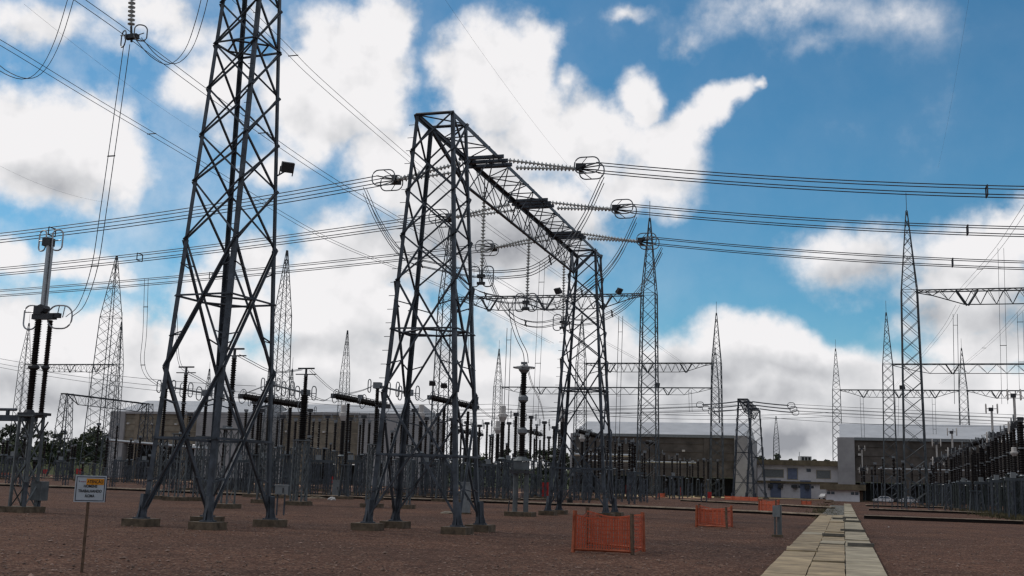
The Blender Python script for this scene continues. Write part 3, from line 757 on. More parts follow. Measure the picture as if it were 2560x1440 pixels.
for i in range(3):
    wc = PHW[i]
    for s, nm in ((1, 'right'), (-1, 'left')):
        rp = RINGS[i][0 if s > 0 else 1]
        Q = onplane(*rp, PP + E2 * wc, E1); far = onplane(*FARP[i][0 if s > 0 else 1], PP + E2 * wc, E1)
        Pst = PP + E1 * (s * .8) + E2 * wc + UP * (PH - .1)
        t = thing('tension_insulator', 'double string of pale discs pulling %s from the %s portal cross bars' % (nm, ORD[i]), 'insulator', Pst, 'insulator strings on the large portal')
        E = Q - E1 * (s * .55)
        for o in (-.3, .3):
            m = MB(); string_mesh(m, Pst + E2 * o * 1.7 + E1 * s * .15, E + E2 * o * .7 + UP * (.05 if o > 0 else -.05), .10, .15); m.build('disc_string', GLASS, t, True)
        m = MB(); m.extrude([E + E2 * .34 + UP * .12, E + E2 * .34 - UP * .12, E + E1 * s * .3 - E2 * .0 - UP * .2, E - E2 * .34 - UP * .12, E - E2 * .34 + UP * .12, E + E1 * s * .3 + UP * .2], E1 * s * .05)
        for a, b in QUAD: m.bar(E, Q + E2 * a + UP * b + E1 * s * .3, .025)
        m.build('yoke_plate', DARKP, t)
        for o in (-.42, .42):
            m = MB(); m.tube(oval(Q - E1 * s * .1 + E2 * o, E1, UP, .95, .62), .026, 5, True); m.bar(Q - E1 * s * .1 + E2 * o + UP * .3, E, .018); m.bar(Q - E1 * s * .1 + E2 * o - UP * .3, E, .018)
            m.build('corona_ring', ALU_D, t)
        st = Q + E1 * s * .2; sp = onplane(*SPX[i][0 if s > 0 else 1], PP + E2 * wc, E1)
        tot = np.linalg.norm((far - st)) * 1.9
        quad(s, i, st, far, '%s four wire bundle running %s from the portal' % (ORD[i], nm), [np.linalg.norm(sp - st) / tot])
# jumpers below the beam and the hanging strings that hold them
HANG = (((1211, 478), (1205, 668), (1203, 690)), ((1323, 583), (1318, 738), (1315, 755)), ((1410, 650), (1408, 785), (1407, 805)))
JUMP = ([(1508, 447), (1462, 545), (1410, 620), (1340, 672), (1286, 684), (1203, 686), (1100, 668), (1010, 640), (950, 560), (912, 478)],
        [(1590, 548), (1545, 640), (1490, 705), (1420, 752), (1370, 768), (1315, 752), (1250, 748), (1180, 725), (1130, 660), (1098, 565)],
        [(1655, 625), (1610, 710), (1560, 765), (1500, 797), (1450, 806), (1407, 802), (1345, 812), (1285, 795), (1240, 735), (1205, 640)])
for i in range(3):
    Pw = PP + E2 * PHW[i]
    a, b, c = [onplane(*q, PP + E2 * 0, E2) for q in HANG[i]]
    t = thing('suspension_insulator', 'long hanging disc string below the portal beam, %s of three' % ORD[i], 'insulator', a, 'hanging strings under the portal beam')
    m = MB(); string_mesh(m, a, b, .09, .13); m.build('disc_string', GLASS, t, True)
    m = MB(); m.bar(a + UP * .5, a, .02); m.bar(b, c - UP * .25, .03); m.box(c, .3, .12, .12, AX); m.box(c - UP * .28, .3, .12, .1, AX); m.build('clamp', DARKP, t)
    for s in (-1, 1):
        m = MB(); m.tube(oval(c + E1 * s * .27 - UP * .02, E1, UP, .42, .78), .024, 5, True); m.bar(c + E1 * s * .1, c + E1 * s * .47, .016); m.build('corona_ring', ALU_D, t)
    Pj = PP + E2 * ((c - PP) @ E2)
    pts = smooth([onplane(*q, Pw if k in (0, 9) else Pj * .7 + Pw * .3 if k in (1, 8) else Pj, E1) for k, q in enumerate(JUMP[i])], 4)
    t = thing('jumper_cable', 'sagging jumper wires looping under the portal beam, %s phase' % ORD[i], 'cable', pts[0], 'jumpers under the portal beam')
    for x, z in ((-.17, .12), (.17, .12), (-.17, -.12), (.17, -.12)):
        MB().tube([p + E2 * x + UP * z for p in pts], .015, 4).build('wire', WIRE, t)
    for k in (10, 26):
        q = pts[min(k, len(pts) - 2)]; m = MB(); m.bar(q - E2 * .2 - UP * .14, q + E2 * .2 + UP * .14, .03); m.bar(q - E2 * .2 + UP * .14, q + E2 * .2 - UP * .14, .03); m.build('spacer', DARKP, t)

# ---------------------------------------------------------------- overhead twin bus conductors, running away over the yard
def twin(label, pts, sep=.2, r=.015, sp=(), grp='twin bus conductors overhead', wax=E1):
    t = thing('bus_conductor', label, 'power line', pts[0], grp)
    for s in (-1, 1): MB().tube([p + wax * (s * sep) for p in pts], r, 4).build('wire', WIRE, t)
    for k in sp:
        p = pts[k]; MB().bar(p - wax * (sep + .05), p + wax * (sep + .05), .026).build('spacer', DARKP, t)
    return t
def busline(label, near, anchor, ztop, mids=(), sp=(4, 9), **k):
    E = G(*anchor, ztop); a = onplane(*near, E, E2)
    pts = [a] + [onplane(*q, E, E2) for q in mids] + [E]
    twin(label, smooth(pts, 6), sp=sp, **k)
SA = at(330, 92, 38.5)
lnA = [onplane(*q, SA, E2) for q in ((150, -35), (330, 92), (560, 262), (800, 430), (1011, 557), (1300, 732), (1457, 825), (1605, 905))]
twin('twin wires passing through the ring under the hanging string at top left', smooth(lnA, 5), sp=(12, 20))
busline('twin wires crossing behind the tall tower top and ending beyond the portal', (560, -32), (1719, 917), 20.5, ((705, 110), (800, 204), (1020, 395), (1222, 566), (1405, 692), (1555, 800)), (8, 22))
SC = at(-60, 70, 41)
twin('twin wires entering at the left edge and sloping down behind the tall tower', smooth([onplane(*q, SC, E2) for q in ((-200, -5), (0, 106), (240, 252), (490, 400), (820, 598), (1116, 722), (1380, 858))], 5), sp=(13,))
ER = G(2400, 742, 20.6)
twin('twin wires climbing steeply out of the photo at the right edge', smooth([onplane(*q, ER, E2) for q in ((2680, 345), (2560, 525), (2487, 630), (2400, 728))], 5), sp=(12,))
twin('twin wires sloping left from the nearest right hand beam', smooth([onplane(*q, ER, E2) for q in ((2395, 762), (2350, 835), (2270, 930), (2235, 968))], 4))
EQ = G(2560, 775, 20)
twin('twin wires sloping to the far right beams from the edge of the photo', smooth([onplane(*q, EQ, E2) for q in ((2620, 700), (2540, 790), (2460, 870), (2350, 960))], 4), sp=(8,))
# hanging string above the leftmost support, with grading loops
t = thing('suspension_insulator', 'disc string hanging in from the top edge with two rounded loops', 'insulator', SA)
top = onplane(333, -120, SA, E1); bt = onplane(328, 66, SA, E1)
m = MB(); string_mesh(m, top, bt, .14, .16); m.build('disc_string', GLASS, t, True)
m = MB(); m.bar(bt, SA - UP * .2, .045); m.box(SA, .5, .2, .16, AX); m.build('clamp', DARKP, t)
for s in (-1, 1): 
    m = MB(); m.tube(oval(SA + E1 * s * .36 + UP * (.12 if s > 0 else -.05), nrm(E1 * .75 + E2 * .5 * s), UP, .44, .62), .026, 5, True); m.bar(SA, SA + E1 * s * .5 + UP * .1, .02); m.build('corona_ring', ALU_D, t)
def drop(label, pix, P, dr=E1, sep=.09, r=.015, sp=(), wax=E1, cat='cable', grp='twin droppers to the equipment'):
    pts = smooth([onplane(*q, P, dr) for q in pix], 4)
    t = thing('dropper_cable', label, cat, pts[0], grp)
    for s in (-1, 1): MB().tube([p + wax * (s * sep) for p in pts], r, 4).build('wire', WIRE, t)
    for k in sp: p = pts[min(k, len(pts) - 1)]; MB().bar(p - wax * (sep + .03), p + wax * (sep + .03), .026).build('spacer', DARKP, t)
drop('twin dropper curving down to the leftmost brown insulator pair', ((317, 112), (300, 235), (278, 390), (258, 530), (237, 665), (205, 760), (172, 792)), SA, sep=.13, sp=(8, 16))
drop('dropper loop right of the top left hanging string', ((345, 95), (385, 140), (430, 160), (470, 125), (498, 50), (520, -40)), SA, sep=.14)
drop('dropper loop hanging at the top left corner', ((-40, 130), (5, 175), (62, 197), (105, 175), (145, 100), (185, -30)), SA, sep=.14)
D1P = at(405, 1096, 66)
drop('twin dropper ending at the ringed switch behind the tall tower leg', ((366, 697), (362, 830), (356, 900), (368, 940), (400, 965)), D1P, sep=.13, sp=(2, 9))
VTP = at(1303, 1150, 54)
drop('twin dropper curving to the stepped voltage transformer top', ((1276, 757), (1281, 800), (1295, 845), (1312, 880), (1316, 908)), VTP, sep=.1, sp=(), r=.018)
for k, (x0, y0, x1, y1, d, lab) in enumerate((
  (1356, 655, 1338, 1060, 90, 'straight twin dropper right of the stepped transformer'), (1273, 820, 1264, 1060, 110, 'straight twin dropper left of the stepped transformer'),
  (1552, 790, 1543, 1110, 120, 'twin dropper between the portal far leg and the tall bus column'), (2502, 620, 2512, 1010, 88, 'long twin dropper beside the nearest right hand pantograph'),
  (2388, 785, 2392, 1010, 120, 'twin dropper left of the second pantograph at right'), (2550, 780, 2556, 980, 92, 'twin dropper at the right edge'),
  (2154, 990, 2160, 1150, 190, 'twin dropper left of the middle right hand column'), (2243, 995, 2240, 1160, 190, 'twin dropper between two right hand columns'),
  (2334, 995, 2338, 1120, 190, 'twin dropper right of the tallest right hand column'), (1725, 975, 1727, 1030, 200, 'short twin dropper under the lower far beam'),
  (1180, 660, 1176, 900, 105, 'twin dropper seen through the near portal leg'), (545, 930, 542, 1010, 190, 'far twin dropper beside the tall left tower'),
  (175, 1000, 172, 1120, 190, 'far twin dropper under the left small portal'), (227, 925, 222, 1070, 200, 'far twin dropper under the left gantry beam'))):
    a = at(x0, y0, d); P = np.array([a[0], a[1], 0]); drop(lab, ((x0, y0), ((x0 + x1) / 2, (y0 + y1) / 2), (x1, y1)), P, sep=.22 if d < 130 else .25, r=.016 if d < 110 else .03, sp=(1, 5))
# quad strings of the small far portal and thin earth wires
for i, (off) in enumerate((3, 10, 17.5)):
    for s, nm in ((1, 'right'), (-1, 'left')):
        a = PP + OFR + E2 * off + E1 * (s * 1.0) + UP * (PH - .1); b = a + E1 * s * 26 - UP * 1.2; c = a + E1 * s * 90 - UP * 2.6
        t = thing('conductor_bundle', '%s line running %s from the small portal before the office' % (ORD[i], nm), 'power line', a, 'lines from the small far portal')
        MB().tube(span(a, a + E1 * s * 5 - UP * .5, .05, 3), .09, 5).build('disc_string', ALU_D, t)
        m = MB(); m.tube(oval(a + E1 * s * 5.3 - UP * .5, E1, UP, 1.0, .8), .05, 4, True); m.build('corona_ring', ALU_D, t)
        for o in (-.2, .2): MB().tube(span(a + E1 * s * 5 - UP * .5 + UP * o, c + UP * o, .5, 14), .03, 3).build('wire', WIRE, t)
for i, (a, b, d0, d1, lab) in enumerate((((1100, -20), (1480, 480), 60, 110, 'faint earth wire crossing the middle of the sky'), ((60, 10), (640, 410), 50, 90, 'faint earth wire above the twin wires at left'),
   ((2425, -20), (2345, 420), 60, 130, 'faint earth wire high at right'), ((0, 415), (260, 505), 120, 150, 'faint earth wire at the left edge'))):
    p, q = at(*a, d0), at(*b, d1); o = MB().tube(span(p, q, .6, 14), .006 if d0 < 100 else .01, 3).build('earth_wire', WIRE); tag(o, lab, 'cable', 'thin earth wires')
for i, (ya, yb, d, lab) in enumerate(((885, 935, 170, 'upper far wire crossing the left edge'), (897, 952, 172, 'middle far wire crossing the left edge'), (906, 966, 174, 'lower far wire crossing the left edge'))):
    o = MB().tube(span(at(-60, ya, d), at(640, yb + 30, d - 25), .8, 16), .035, 3).build('far_wire', WIRE); tag(o, lab, 'cable', 'far wires at left')
for i, (x0, ya, x1, yb, d) in enumerate(((1420, 1025, 2100, 1030, 175), (1420, 1034, 2100, 1040, 176), (1900, 1042, 2620, 1062, 178), (1240, 1010, 1840, 1012, 185), (640, 985, 1240, 1010, 180), (640, 993, 1240, 1022, 181), (1240, 1020, 1840, 1024, 186))):
    o = MB().tube(span(at(x0, ya, d), at(x1, yb, d - 8), .7, 14), .035, 3).build('far_wire', WIRE)
    tag(o, ('far horizontal wire above the long brown hall', 'second far wire above the long brown hall', 'far wire over the dark hall at right', 'far wire behind the portal far leg', 'far wire above the beige middle hall', 'lower far wire above the beige middle hall', 'lower far wire behind the portal far leg')[i], 'cable', 'far wires over the halls')

# ---------------------------------------------------------------- switchyard equipment
def support(t, P, zt, w=.5, kind='lattice', lr=.05, br=.022, foot=True, m_=None):
    m_ = m_ or (STEEL_PALE if np.linalg.norm(P[:2]) < 75 else STEEL_FAR); m = MB()
    if zt < .6: return
    if kind == 'lattice':
        lat_x(m, P, zt - .06, w, w * .92, lr, br, max(3, int(zt / (w * 1.15))), z0=.18)
        m.box((P[0], P[1], zt - .03), w + .12, w + .12, .06, AX)
    elif kind == 'legs':
        for s in (-1, 1): m.bar(V3((P[0], P[1], .2)) + E1 * s * w * .62, V3((P[0], P[1], zt - .08)) + E1 * s * w * .3, lr * 1.7); 
        m.bar(V3((P[0], P[1], .2)) + E2 * w * .9, V3((P[0], P[1], zt - .08)) + E2 * w * .2, lr * 1.5)
        m.box((P[0], P[1], zt - .06), w, w, .1, AX); m.box((P[0], P[1], zt * .5), w, .06, .06, AX)
    else:
        m.bar((P[0], P[1], .15), (P[0], P[1], zt), lr * 2.2, 8); m.box((P[0], P[1], zt - .03), .4, .4, .06, AX)
    m.build('support', m_, t)
    if foot:
        f = MB(); f.box((P[0], P[1], .1), w + .5, w + .5, .22, AX); f.build('footing', FOOT, t)
def ringpair(t, c, w=.34, h=.62, gap=.5, r=.03, m=None, d=E1, pl=E2, both=True):
    for s in ((-1, 1) if both else (1,)):
        k = MB(); k.tube(oval(c + d * s * gap / 2, pl, UP, w, h), r, 5, True); k.bar(c, c + d * s * gap / 2 + pl * w * .45, r * .8, 3); k.build('corona_ring', m or ALU_D, t)
def vert(px, pys, pyt, d=None, zs=3.5):
    if d is None: d = min(175, (zs - CAM_H) * F_PX / max(5, hor(px) - pys))
    b = at(px, pys, d); P = np.array([b[0], b[1], 0.0]); return P, b[2], zat(P, pyt), d
def post(px, pys, pyt, label, d=None, r=.13, kind='lattice', w=.5, cap='plain', grp='post insulators on steel supports', nm='post_insulator', joints=(), porc=None, pitch=.11, zs=3.5, smat=None):
    P, zsp, zt, d = vert(px, pys, pyt, d, zs); t = thing(nm, label, 'insulator', P, grp)
    n = 10 if d < 75 else 8 if d < 110 else 6; pitch = pitch if d < 75 else .16 if d < 120 else .24
    support(t, P, zsp, w, kind, lr=.045 if d < 80 else .05, br=.018 if d < 80 else .020, m_=smat)
    a = V3((P[0], P[1], zsp)); b = V3((P[0], P[1], zt)); cuts = [0] + list(joints) + [1]
    for q0, q1 in zip(cuts[:-1], cuts[1:]):
        m = MB(); m.sheds(a + (b - a) * (q0 + .012), a + (b - a) * (q1 - .012), r, pitch, n); m.build('insulator', porc or PORC, t)
    for q in joints: MB().lathe(a + (b - a) * (q - .015), a + (b - a) * (q + .015), [(0, r * .8), (.2, r * 1.15), (.8, r * 1.15), (1, r * .8)], n).build('flange', ALU_D, t)
    m = MB(); m.lathe(a, a + UP * .12, [(0, r * 1.1), (1, r * .8)], n); m.build('flange', ALU_D, t); m = MB(); m.lathe(b - UP * .1, b + UP * .06, [(0, r * .75), (1, r * .9)], n)
    m.build('flange', ALU_D, t)
    if cap == 'tee':
        m = MB(); m.bar(b, b + UP * .35, r * .5, 6); m.box(b + UP * .38, 1.0, .08, .08, AX); m.box(b + UP * .05, 1.25, .1, .05, AX); m.build('terminal', DARKP, t)
    elif cap == 'rings': ringpair(t, b + UP * .15, .34, .62, .95); MB().box(b + UP * .14, .42, .3, .26, AX).build('terminal', DARKP, t)
    elif cap == 'plain': MB().box(b + UP * .14, .3, .2, .18, AX).build('terminal', ALU_D, t)
    return t, P, zsp, zt, d
# leftmost pantograph-type disconnector
def pantograph(P, zs, zi, zt, label, near=False, box=True, k=1.0, white=False, edge=False):
    t = thing('pantograph_switch', label, 'switch', P, 'pantograph switches on twin brown insulators')
    at_ = lambda u, w, z: P + E1 * u + E2 * w + UP * z
    n = 10 if near else 6
    support(t, P, zs, .62, 'lattice', lr=.07, br=.03)
    off = .24
    MB().sheds(at_(-off * .6, 0, zs + .1), at_(-off * .6, 0, zi), .15, .065 if near else .2, n).build('insulator', PORC_R, t)
    MB().sheds(at_(off * 1.3, .1, zs + .1), at_(off * 1.3, .1, zi), .11, .065 if near else .2, n).build('insulator', PORC_R, t)
    m = MB(); m.box(at_(.1, 0, zs + .04), 1.1, .5, .1, AX); m.lathe(at_(-off * .6, 0, zs), at_(-off * .6, 0, zs + .2), [(0, .26), (1, .15)], n); m.build('base_plate', DARKP, t)
    zm = (zs + zi) / 2
    m = MB(); m.lathe(at_(-off * .6, 0, zm - .09), at_(-off * .6, 0, zm + .09), [(0, .15), (.3, .21), (.7, .21), (1, .15)], n); m.lathe(at_(off * 1.3, .1, zm - .07), at_(off * 1.3, .1, zm + .07), [(0, .1), (.3, .15), (.7, .15), (1, .1)], n); m.build('flange', DARKP, t)
    m = MB(); m.box(at_(.1, 0, zi + .12), .95, .26, .2, AX); m.box(at_(.55, 0, zi + .16), .5, .16, .18, AX); m.box(at_(-.12, 0, zi + .34), .3, .3, .3, AX); m.lathe(at_(.02, -.2, zi + .42), at_(.02, .2, zi + .42), [(0, .16), (1, .16)], 8); m.box(at_(-.25, 0, zi + .3), .2, .2, .5, AX); m.build('mechanism', DARKP, t)
    m = MB(); m.box(at_(0, .05, (zi + .4 + zt) / 2), .22 * k, .12, zt - zi - .6, AX); m.box(at_(.02, -.08, (zi + .4 + zt) / 2), .1 * k, .1, zt - zi - .5, AX)
    m.build('arm', WHITE if white else ALU, t)
    m = MB(); m.box(at_(-.06, 0, zt - .12), .36, .3, .3, AX); m.bar(at_(.1, 0, zt - .1), at_(.1, 0, zt + .25), .04); m.build('contact_head', DARKP, t)
    R = .03 if near else .045
    mt = WHITE if white else ALU
    for s in (-1, 1):
        m = MB(); m.tube(oval(at_(s * (.46 if edge else .34), 0, zt - .05), E2 if edge else nrm(E1 + E2 * .25 * s), UP, .40, .80), R, 6, True); m.bar(at_(0, 0, zt - .08), at_(s * .5, 0, zt - .05), R * .7); m.build('corona_ring', mt, t)
    m = MB(); m.tube(oval(at_(-.48, -.05, zi + .1), E2 if edge else E1, UP, .60, .92), R, 6, True); m.bar(at_(-.2, 0, zi + .3), at_(-.75, -.05, zi + .3), R * .7); m.build('corona_ring', mt, t)
    m = MB(); m.tube(oval(at_(.72, .1, zi + .12), E2 if edge else nrm(E1 + E2 * .2), UP, .95, .88), R, 6, True)
    for u in (.58, .84): m.bar(at_(u, .1, zi + .1), at_(u + .05, .12, zi + .54), R * .7)
    m.build('corona_ring', mt, t)
    if box:
        b = MB(); b.box(at_(.30, .45, .78), .46, .42, .70, AX); b.build('control_box', STEEL_PALE, t); b = MB(); b.box(at_(.3, .45, .25), .12, .12, .6, AX); b.build('box_post', STEEL, t); MB().box(at_(.35, -.35, .6), .1, .1, 1.0, AX).build('drive_tube', STEEL, t)
    return t
bp_ = at(80, 1038, 41.5); PPG = np.array([bp_[0], bp_[1], 0])
pg = pantograph(PPG, zat(PPG, 1038), zat(PPG, 800), zat(PPG, 598), 'leftmost pantograph switch with brown insulators, loops and grey control box', True)
m = MB(); zc = zat(PPG, 1046)
m.box(PPG - E1 * 4 + UP * zc, 8.4, .2, .22, AX); m.build('crossbeam', STEEL, pg)
m = MB(); m.bar(PPG - E1 * 9 + UP * (zc + .32), PPG - E1 * .72 + UP * (zc + .32), .055, 8); m.box(PPG - E1 * 1.1 + UP * (zc + .2), .1, .1, .25, AX); m.build('drive_rod', STEEL, pg)
for s in (-1, 1): MB().bar(PPG + E1 * s * .28 + UP * (zc - .9), PPG + E1 * s * .75 + UP * (zc - .12), .03).build('brace', STEEL, pg)

# the three tall jumper posts
p1 = post(453, 1084, 934, 'slim brown post with T top behind the tall tower left leg', 64, .13, cap='tee', joints=(.5,), w=.62)
p2 = post(573, 1071, 892, 'tallest brown post with T top seen through the tall tower', 53, .14, cap='tee', joints=(.52,), w=.7)
p3 = post(755, 1100, 938, 'stepped thick brown post with T top right of the tall tower', 62, .13, cap='tee', joints=(.42,), w=.66)
MB().sheds(p3[1] + UP * p3[2], p3[1] + UP * (p3[2] + (p3[3] - p3[2]) * .70), .25, .11, 10).build('insulator', PORC, [o for o in COL.objects if o.name == p3[0].name][0])
# ringed horizontal disconnectors
def disconnector(a, b, label, d, mids=(), extra=0):
    """a, b: (px at split, split y, top y) of the two posts"""
    Pa, za, ta, _ = vert(*a, d); Pb = onplane(b[0], b[1], Pa, E1); Pb[2] = 0; zb = zat(Pb, b[1]); tb = zat(Pb, b[2])
    t = thing('disconnect_switch', label, 'switch', Pa, 'ringed disconnect switches')
    for P, z0, z1 in ((Pa, za, ta), (Pb, zb, tb)):
        support(t, P, z0, .5, 'lattice'); MB().sheds(P + UP * z0, P + UP * z1, .125, .11, 8).build('insulator', PORC, t)
        MB().box(P + UP * (z1 + .14), .42, .36, .34, AX).build('terminal', ALU_D, t)
    A, B = Pa + UP * (ta + .12), Pb + UP * (tb + .12)
    MB().bar(A, B, .055, 8).build('arm', ALU_D, t)
    ringpair(t, A, .38, .72, 1.0); ringpair(t, (A + B) / 2, .46, .82, .55); ringpair(t, B, .55, .78, 1.05)
    return t, A, B
dA = disconnector((405, 1096, 971), (509, 1090, 989), 'ringed disconnect switch behind the tall tower left leg', 66)
dB = disconnector((667, 1104, 966), (757, 1098, 988), 'ringed disconnect switch right of the tall tower', 64)
dC = disconnector((937, 1110, 970), (1016, 1112, 988), 'ringed disconnect switch behind the near portal leg', 62)
# circuit breakers with two horizontal chambers
def breaker(x0, y0, x1, y1, posts, label, d, r=.25, ring=True):
    A = at(x0, y0, d); B = onplane(x1, y1, A, E1); t = thing('circuit_breaker', label, 'circuit breaker', (A[0], A[1], 0), 'horizontal chamber breakers')
    dr = nrm(B - A); Ln = np.linalg.norm(B - A)
    for q0, q1 in ((.06, .47), (.53, .97)): MB().sheds(A + dr * Ln * q0, A + dr * Ln * q1, r, .14, 8, .8).build('chamber', PORC, t)
    m = MB(); m.lathe(A + dr * Ln * .47, A + dr * Ln * .53, [(0, r * .9), (.5, r * 1.1), (1, r * .9)], 8); m.build('housing', DARKP, t); MB().box(A + dr * Ln * .03, .5, .34, .34, AX).build('end_cap', DARKP, t); MB().box(B, .3, .3, .3, AX).build('end_cap', DARKP, t)
    m = MB(); m.bar(A + UP * .34 + dr * .2, B + UP * .25, .03); m.box(A + dr * Ln * .5 + UP * .3, .35, .25, .3, AX); m.build('conductor_bar', ALU_D, t)
    if ring:
        for c in (A + dr * .2, A + dr * Ln * .55, B - dr * .1):
            m = MB(); x, y = frame(dr); m.tube([c + x * .52 * u + y * .52 * v for u, v in CIRC[16]], .03, 4, True); m.bar(c, c + UP * .5, .018, 3); m.build('grading_ring', ALU_D, t)
    for px, pys in posts:
        P = onplane(px, pys, A, E1); P[2] = 0; zs = zat(P, pys); zt = A[2] + dr[2] * ((P - A) @ dr) - r * .6
        support(t, P, zs, .6, 'legs'); MB().sheds(P + UP * zs, P + UP * zt, .14, .13, 8).build('insulator', PORC, t)
    return t
breaker(601, 990, 757, 1014, ((640, 1135), (719, 1135)), 'black T shaped breaker right of the tall tower', 80)
breaker(833, 989, 970, 1016, ((863, 1160), (940, 1120)), 'black T shaped breaker left of the near portal leg', 82)
breaker(1074, 993, 1192, 1019, ((1106, 1142), (1167, 1120)), 'black T shaped breaker seen between the near portal legs', 84)
breaker(1141, 1076, 1205, 1087, ((1150, 1160), (1192, 1165)), 'small breaker behind the portal right leg', 130, .26)
breaker(1322, 1078, 1353, 1087, ((1334, 1186), (1348, 1186)), 'small breaker just right of the stepped voltage transformer', 125, .26)
breaker(1444, 1077, 1502, 1093, ((1464, 1189), (1487, 1189)), 'breaker in front of the brown hall inside the far portal leg', 112, .26)
breaker(1612, 1106, 1640, 1110, ((1623, 1189),), 'tiny breaker at the tall bus column foot', 165, .3, False)
# current transformers with white heads
def ct(px, pys, pyh, pyt, label, d=95, r=.2, kind='lattice'):
    P, zs, zt, d = vert(px, pys, pyt, d); zh = zat(P, pyh); t = thing('current_transformer', label, 'transformer', P, 'white headed current transformers')
    support(t, P, zs, .6, kind)
    MB().sheds(P + UP * (zs + .1), P + UP * zh, r * 1.05, .13, 10, .8).build('insulator', PORC, t)
    MB().lathe(P + UP * zs, P + UP * (zs + .12), [(0, r * 1.5), (1, r)], 10).build('base_tank', GREYP, t)
    h = zt - zh; MB().lathe(P + UP * zh, P + UP * zt, [(0, r * .9), (.08, r * 1.1), (.3, r * 1.75), (.48, r * 1.75), (.52, r * 1.2), (.96, r * 1.15), (1, r * .9)], 12).build('head', WHITE, t, False)
    MB().bar(P + UP * (zh + h * .4) - E1 * r * 2.2, P + UP * (zh + h * .4) + E1 * r * 2.2, .04).build('terminal', ALU_D, t)
ct(853, 1140, 1052, 1012, 'white headed transformer in front of the beige middle hall')
ct(1049, 1132, 1053, 1011, 'white headed transformer framed by the near portal legs')
ct(1076, 1157, 1076, 1047, 'smaller white headed transformer right of the one between portal legs', 125, .22)
ct(1254, 1147, 1055, 1014, 'white headed transformer left of the stepped voltage transformer', 92)
ct(1242, 1157, 1085, 1052, 'smaller white headed transformer at the left of the tall white one', 118, .22)
ct(1404, 1160, 1055, 1022, 'white headed transformer hidden by the far portal leg', 108, .24)
ct(1454, 1172, 1104, 1082, 'grey headed transformer before the brown hall inside the far portal leg', 125, .2)
ct(2538, 1188, 1140, 1118, 'white headed transformer low at the right edge', 84, .16)
# stepped voltage transformer with ring
def vt():
    P, zs, zt, d = vert(1304, 1150, 925, 54); t = thing('voltage_transformer', 'tall stepped voltage transformer with flat ring on top, in the middle', 'transformer', P)
    f = lambda py: P + UP * zat(P, py)
    cuts = (1150, 1078, 997, 925)
    for a, b in zip(cuts[:-1], cuts[1:]): MB().sheds(f(a) + UP * .14, f(b) - UP * .14, .175 if a > 1100 else .16, .085, 12, .74).build('insulator', PORC, t)
    for c in cuts[1:3]: MB().lathe(f(c) - UP * .17, f(c) + UP * .17, [(0, .15), (.25, .24), (.75, .24), (1, .15)], 12).build('flange', ALU_D, t)
    MB().lathe(f(925) - UP * .15, f(925) + UP * .22, [(0, .15), (.4, .27), (.7, .27), (1, .2)], 12).build('head', ALU_D, t)
    m = MB(); c = f(919); m.tube([c + E1 * .52 * u + E2 * .52 * v for u, v in CIRC[16]], .035, 6, True)
    for k in range(4): u, v = CIRC[4][k]; m.bar(c, c + E1 * .52 * u + E2 * .52 * v, .02)
    m.build('grading_ring', ALU, t)
    m = MB(); m.bar(f(919), f(908), .05); m.box(f(908), .3, .1, .12, AX); m.build('terminal', ALU_D, t)
    m = MB(); m.box(P + UP * (zs - .28), .66, .5, .36, AX); m.lathe(P + UP * (zs - .04), P + UP * (zs + .16), [(0, .42), (.6, .3), (1, .2)], 10); m.build('base_tank', STEEL_PALE, t)
    MB().box(P + UP * (zs - .57), 1.0, .75, .14, AX).build('frame', DARKP, t)
    for s in (-1, 1): MB().bar(P + E1 * s * .27 + UP * .15, P + E1 * s * .27 + UP * (zs - .66), .12, 8).build('leg', STEEL_PALE, t)
    MB().box(P + UP * .1, 1.35, .9, .22, AX).build('footing', FOOT, t)
    m = MB(); m.tube(smooth([P - E1 * .6 + UP * .2, P - E1 * .55 + UP * .7, P - E1 * .35 + UP * 1.1, P - E1 * .3 + UP * (zs - .6)], 4), .03, 4); m.build('conduit', DARKP, t)
vt()
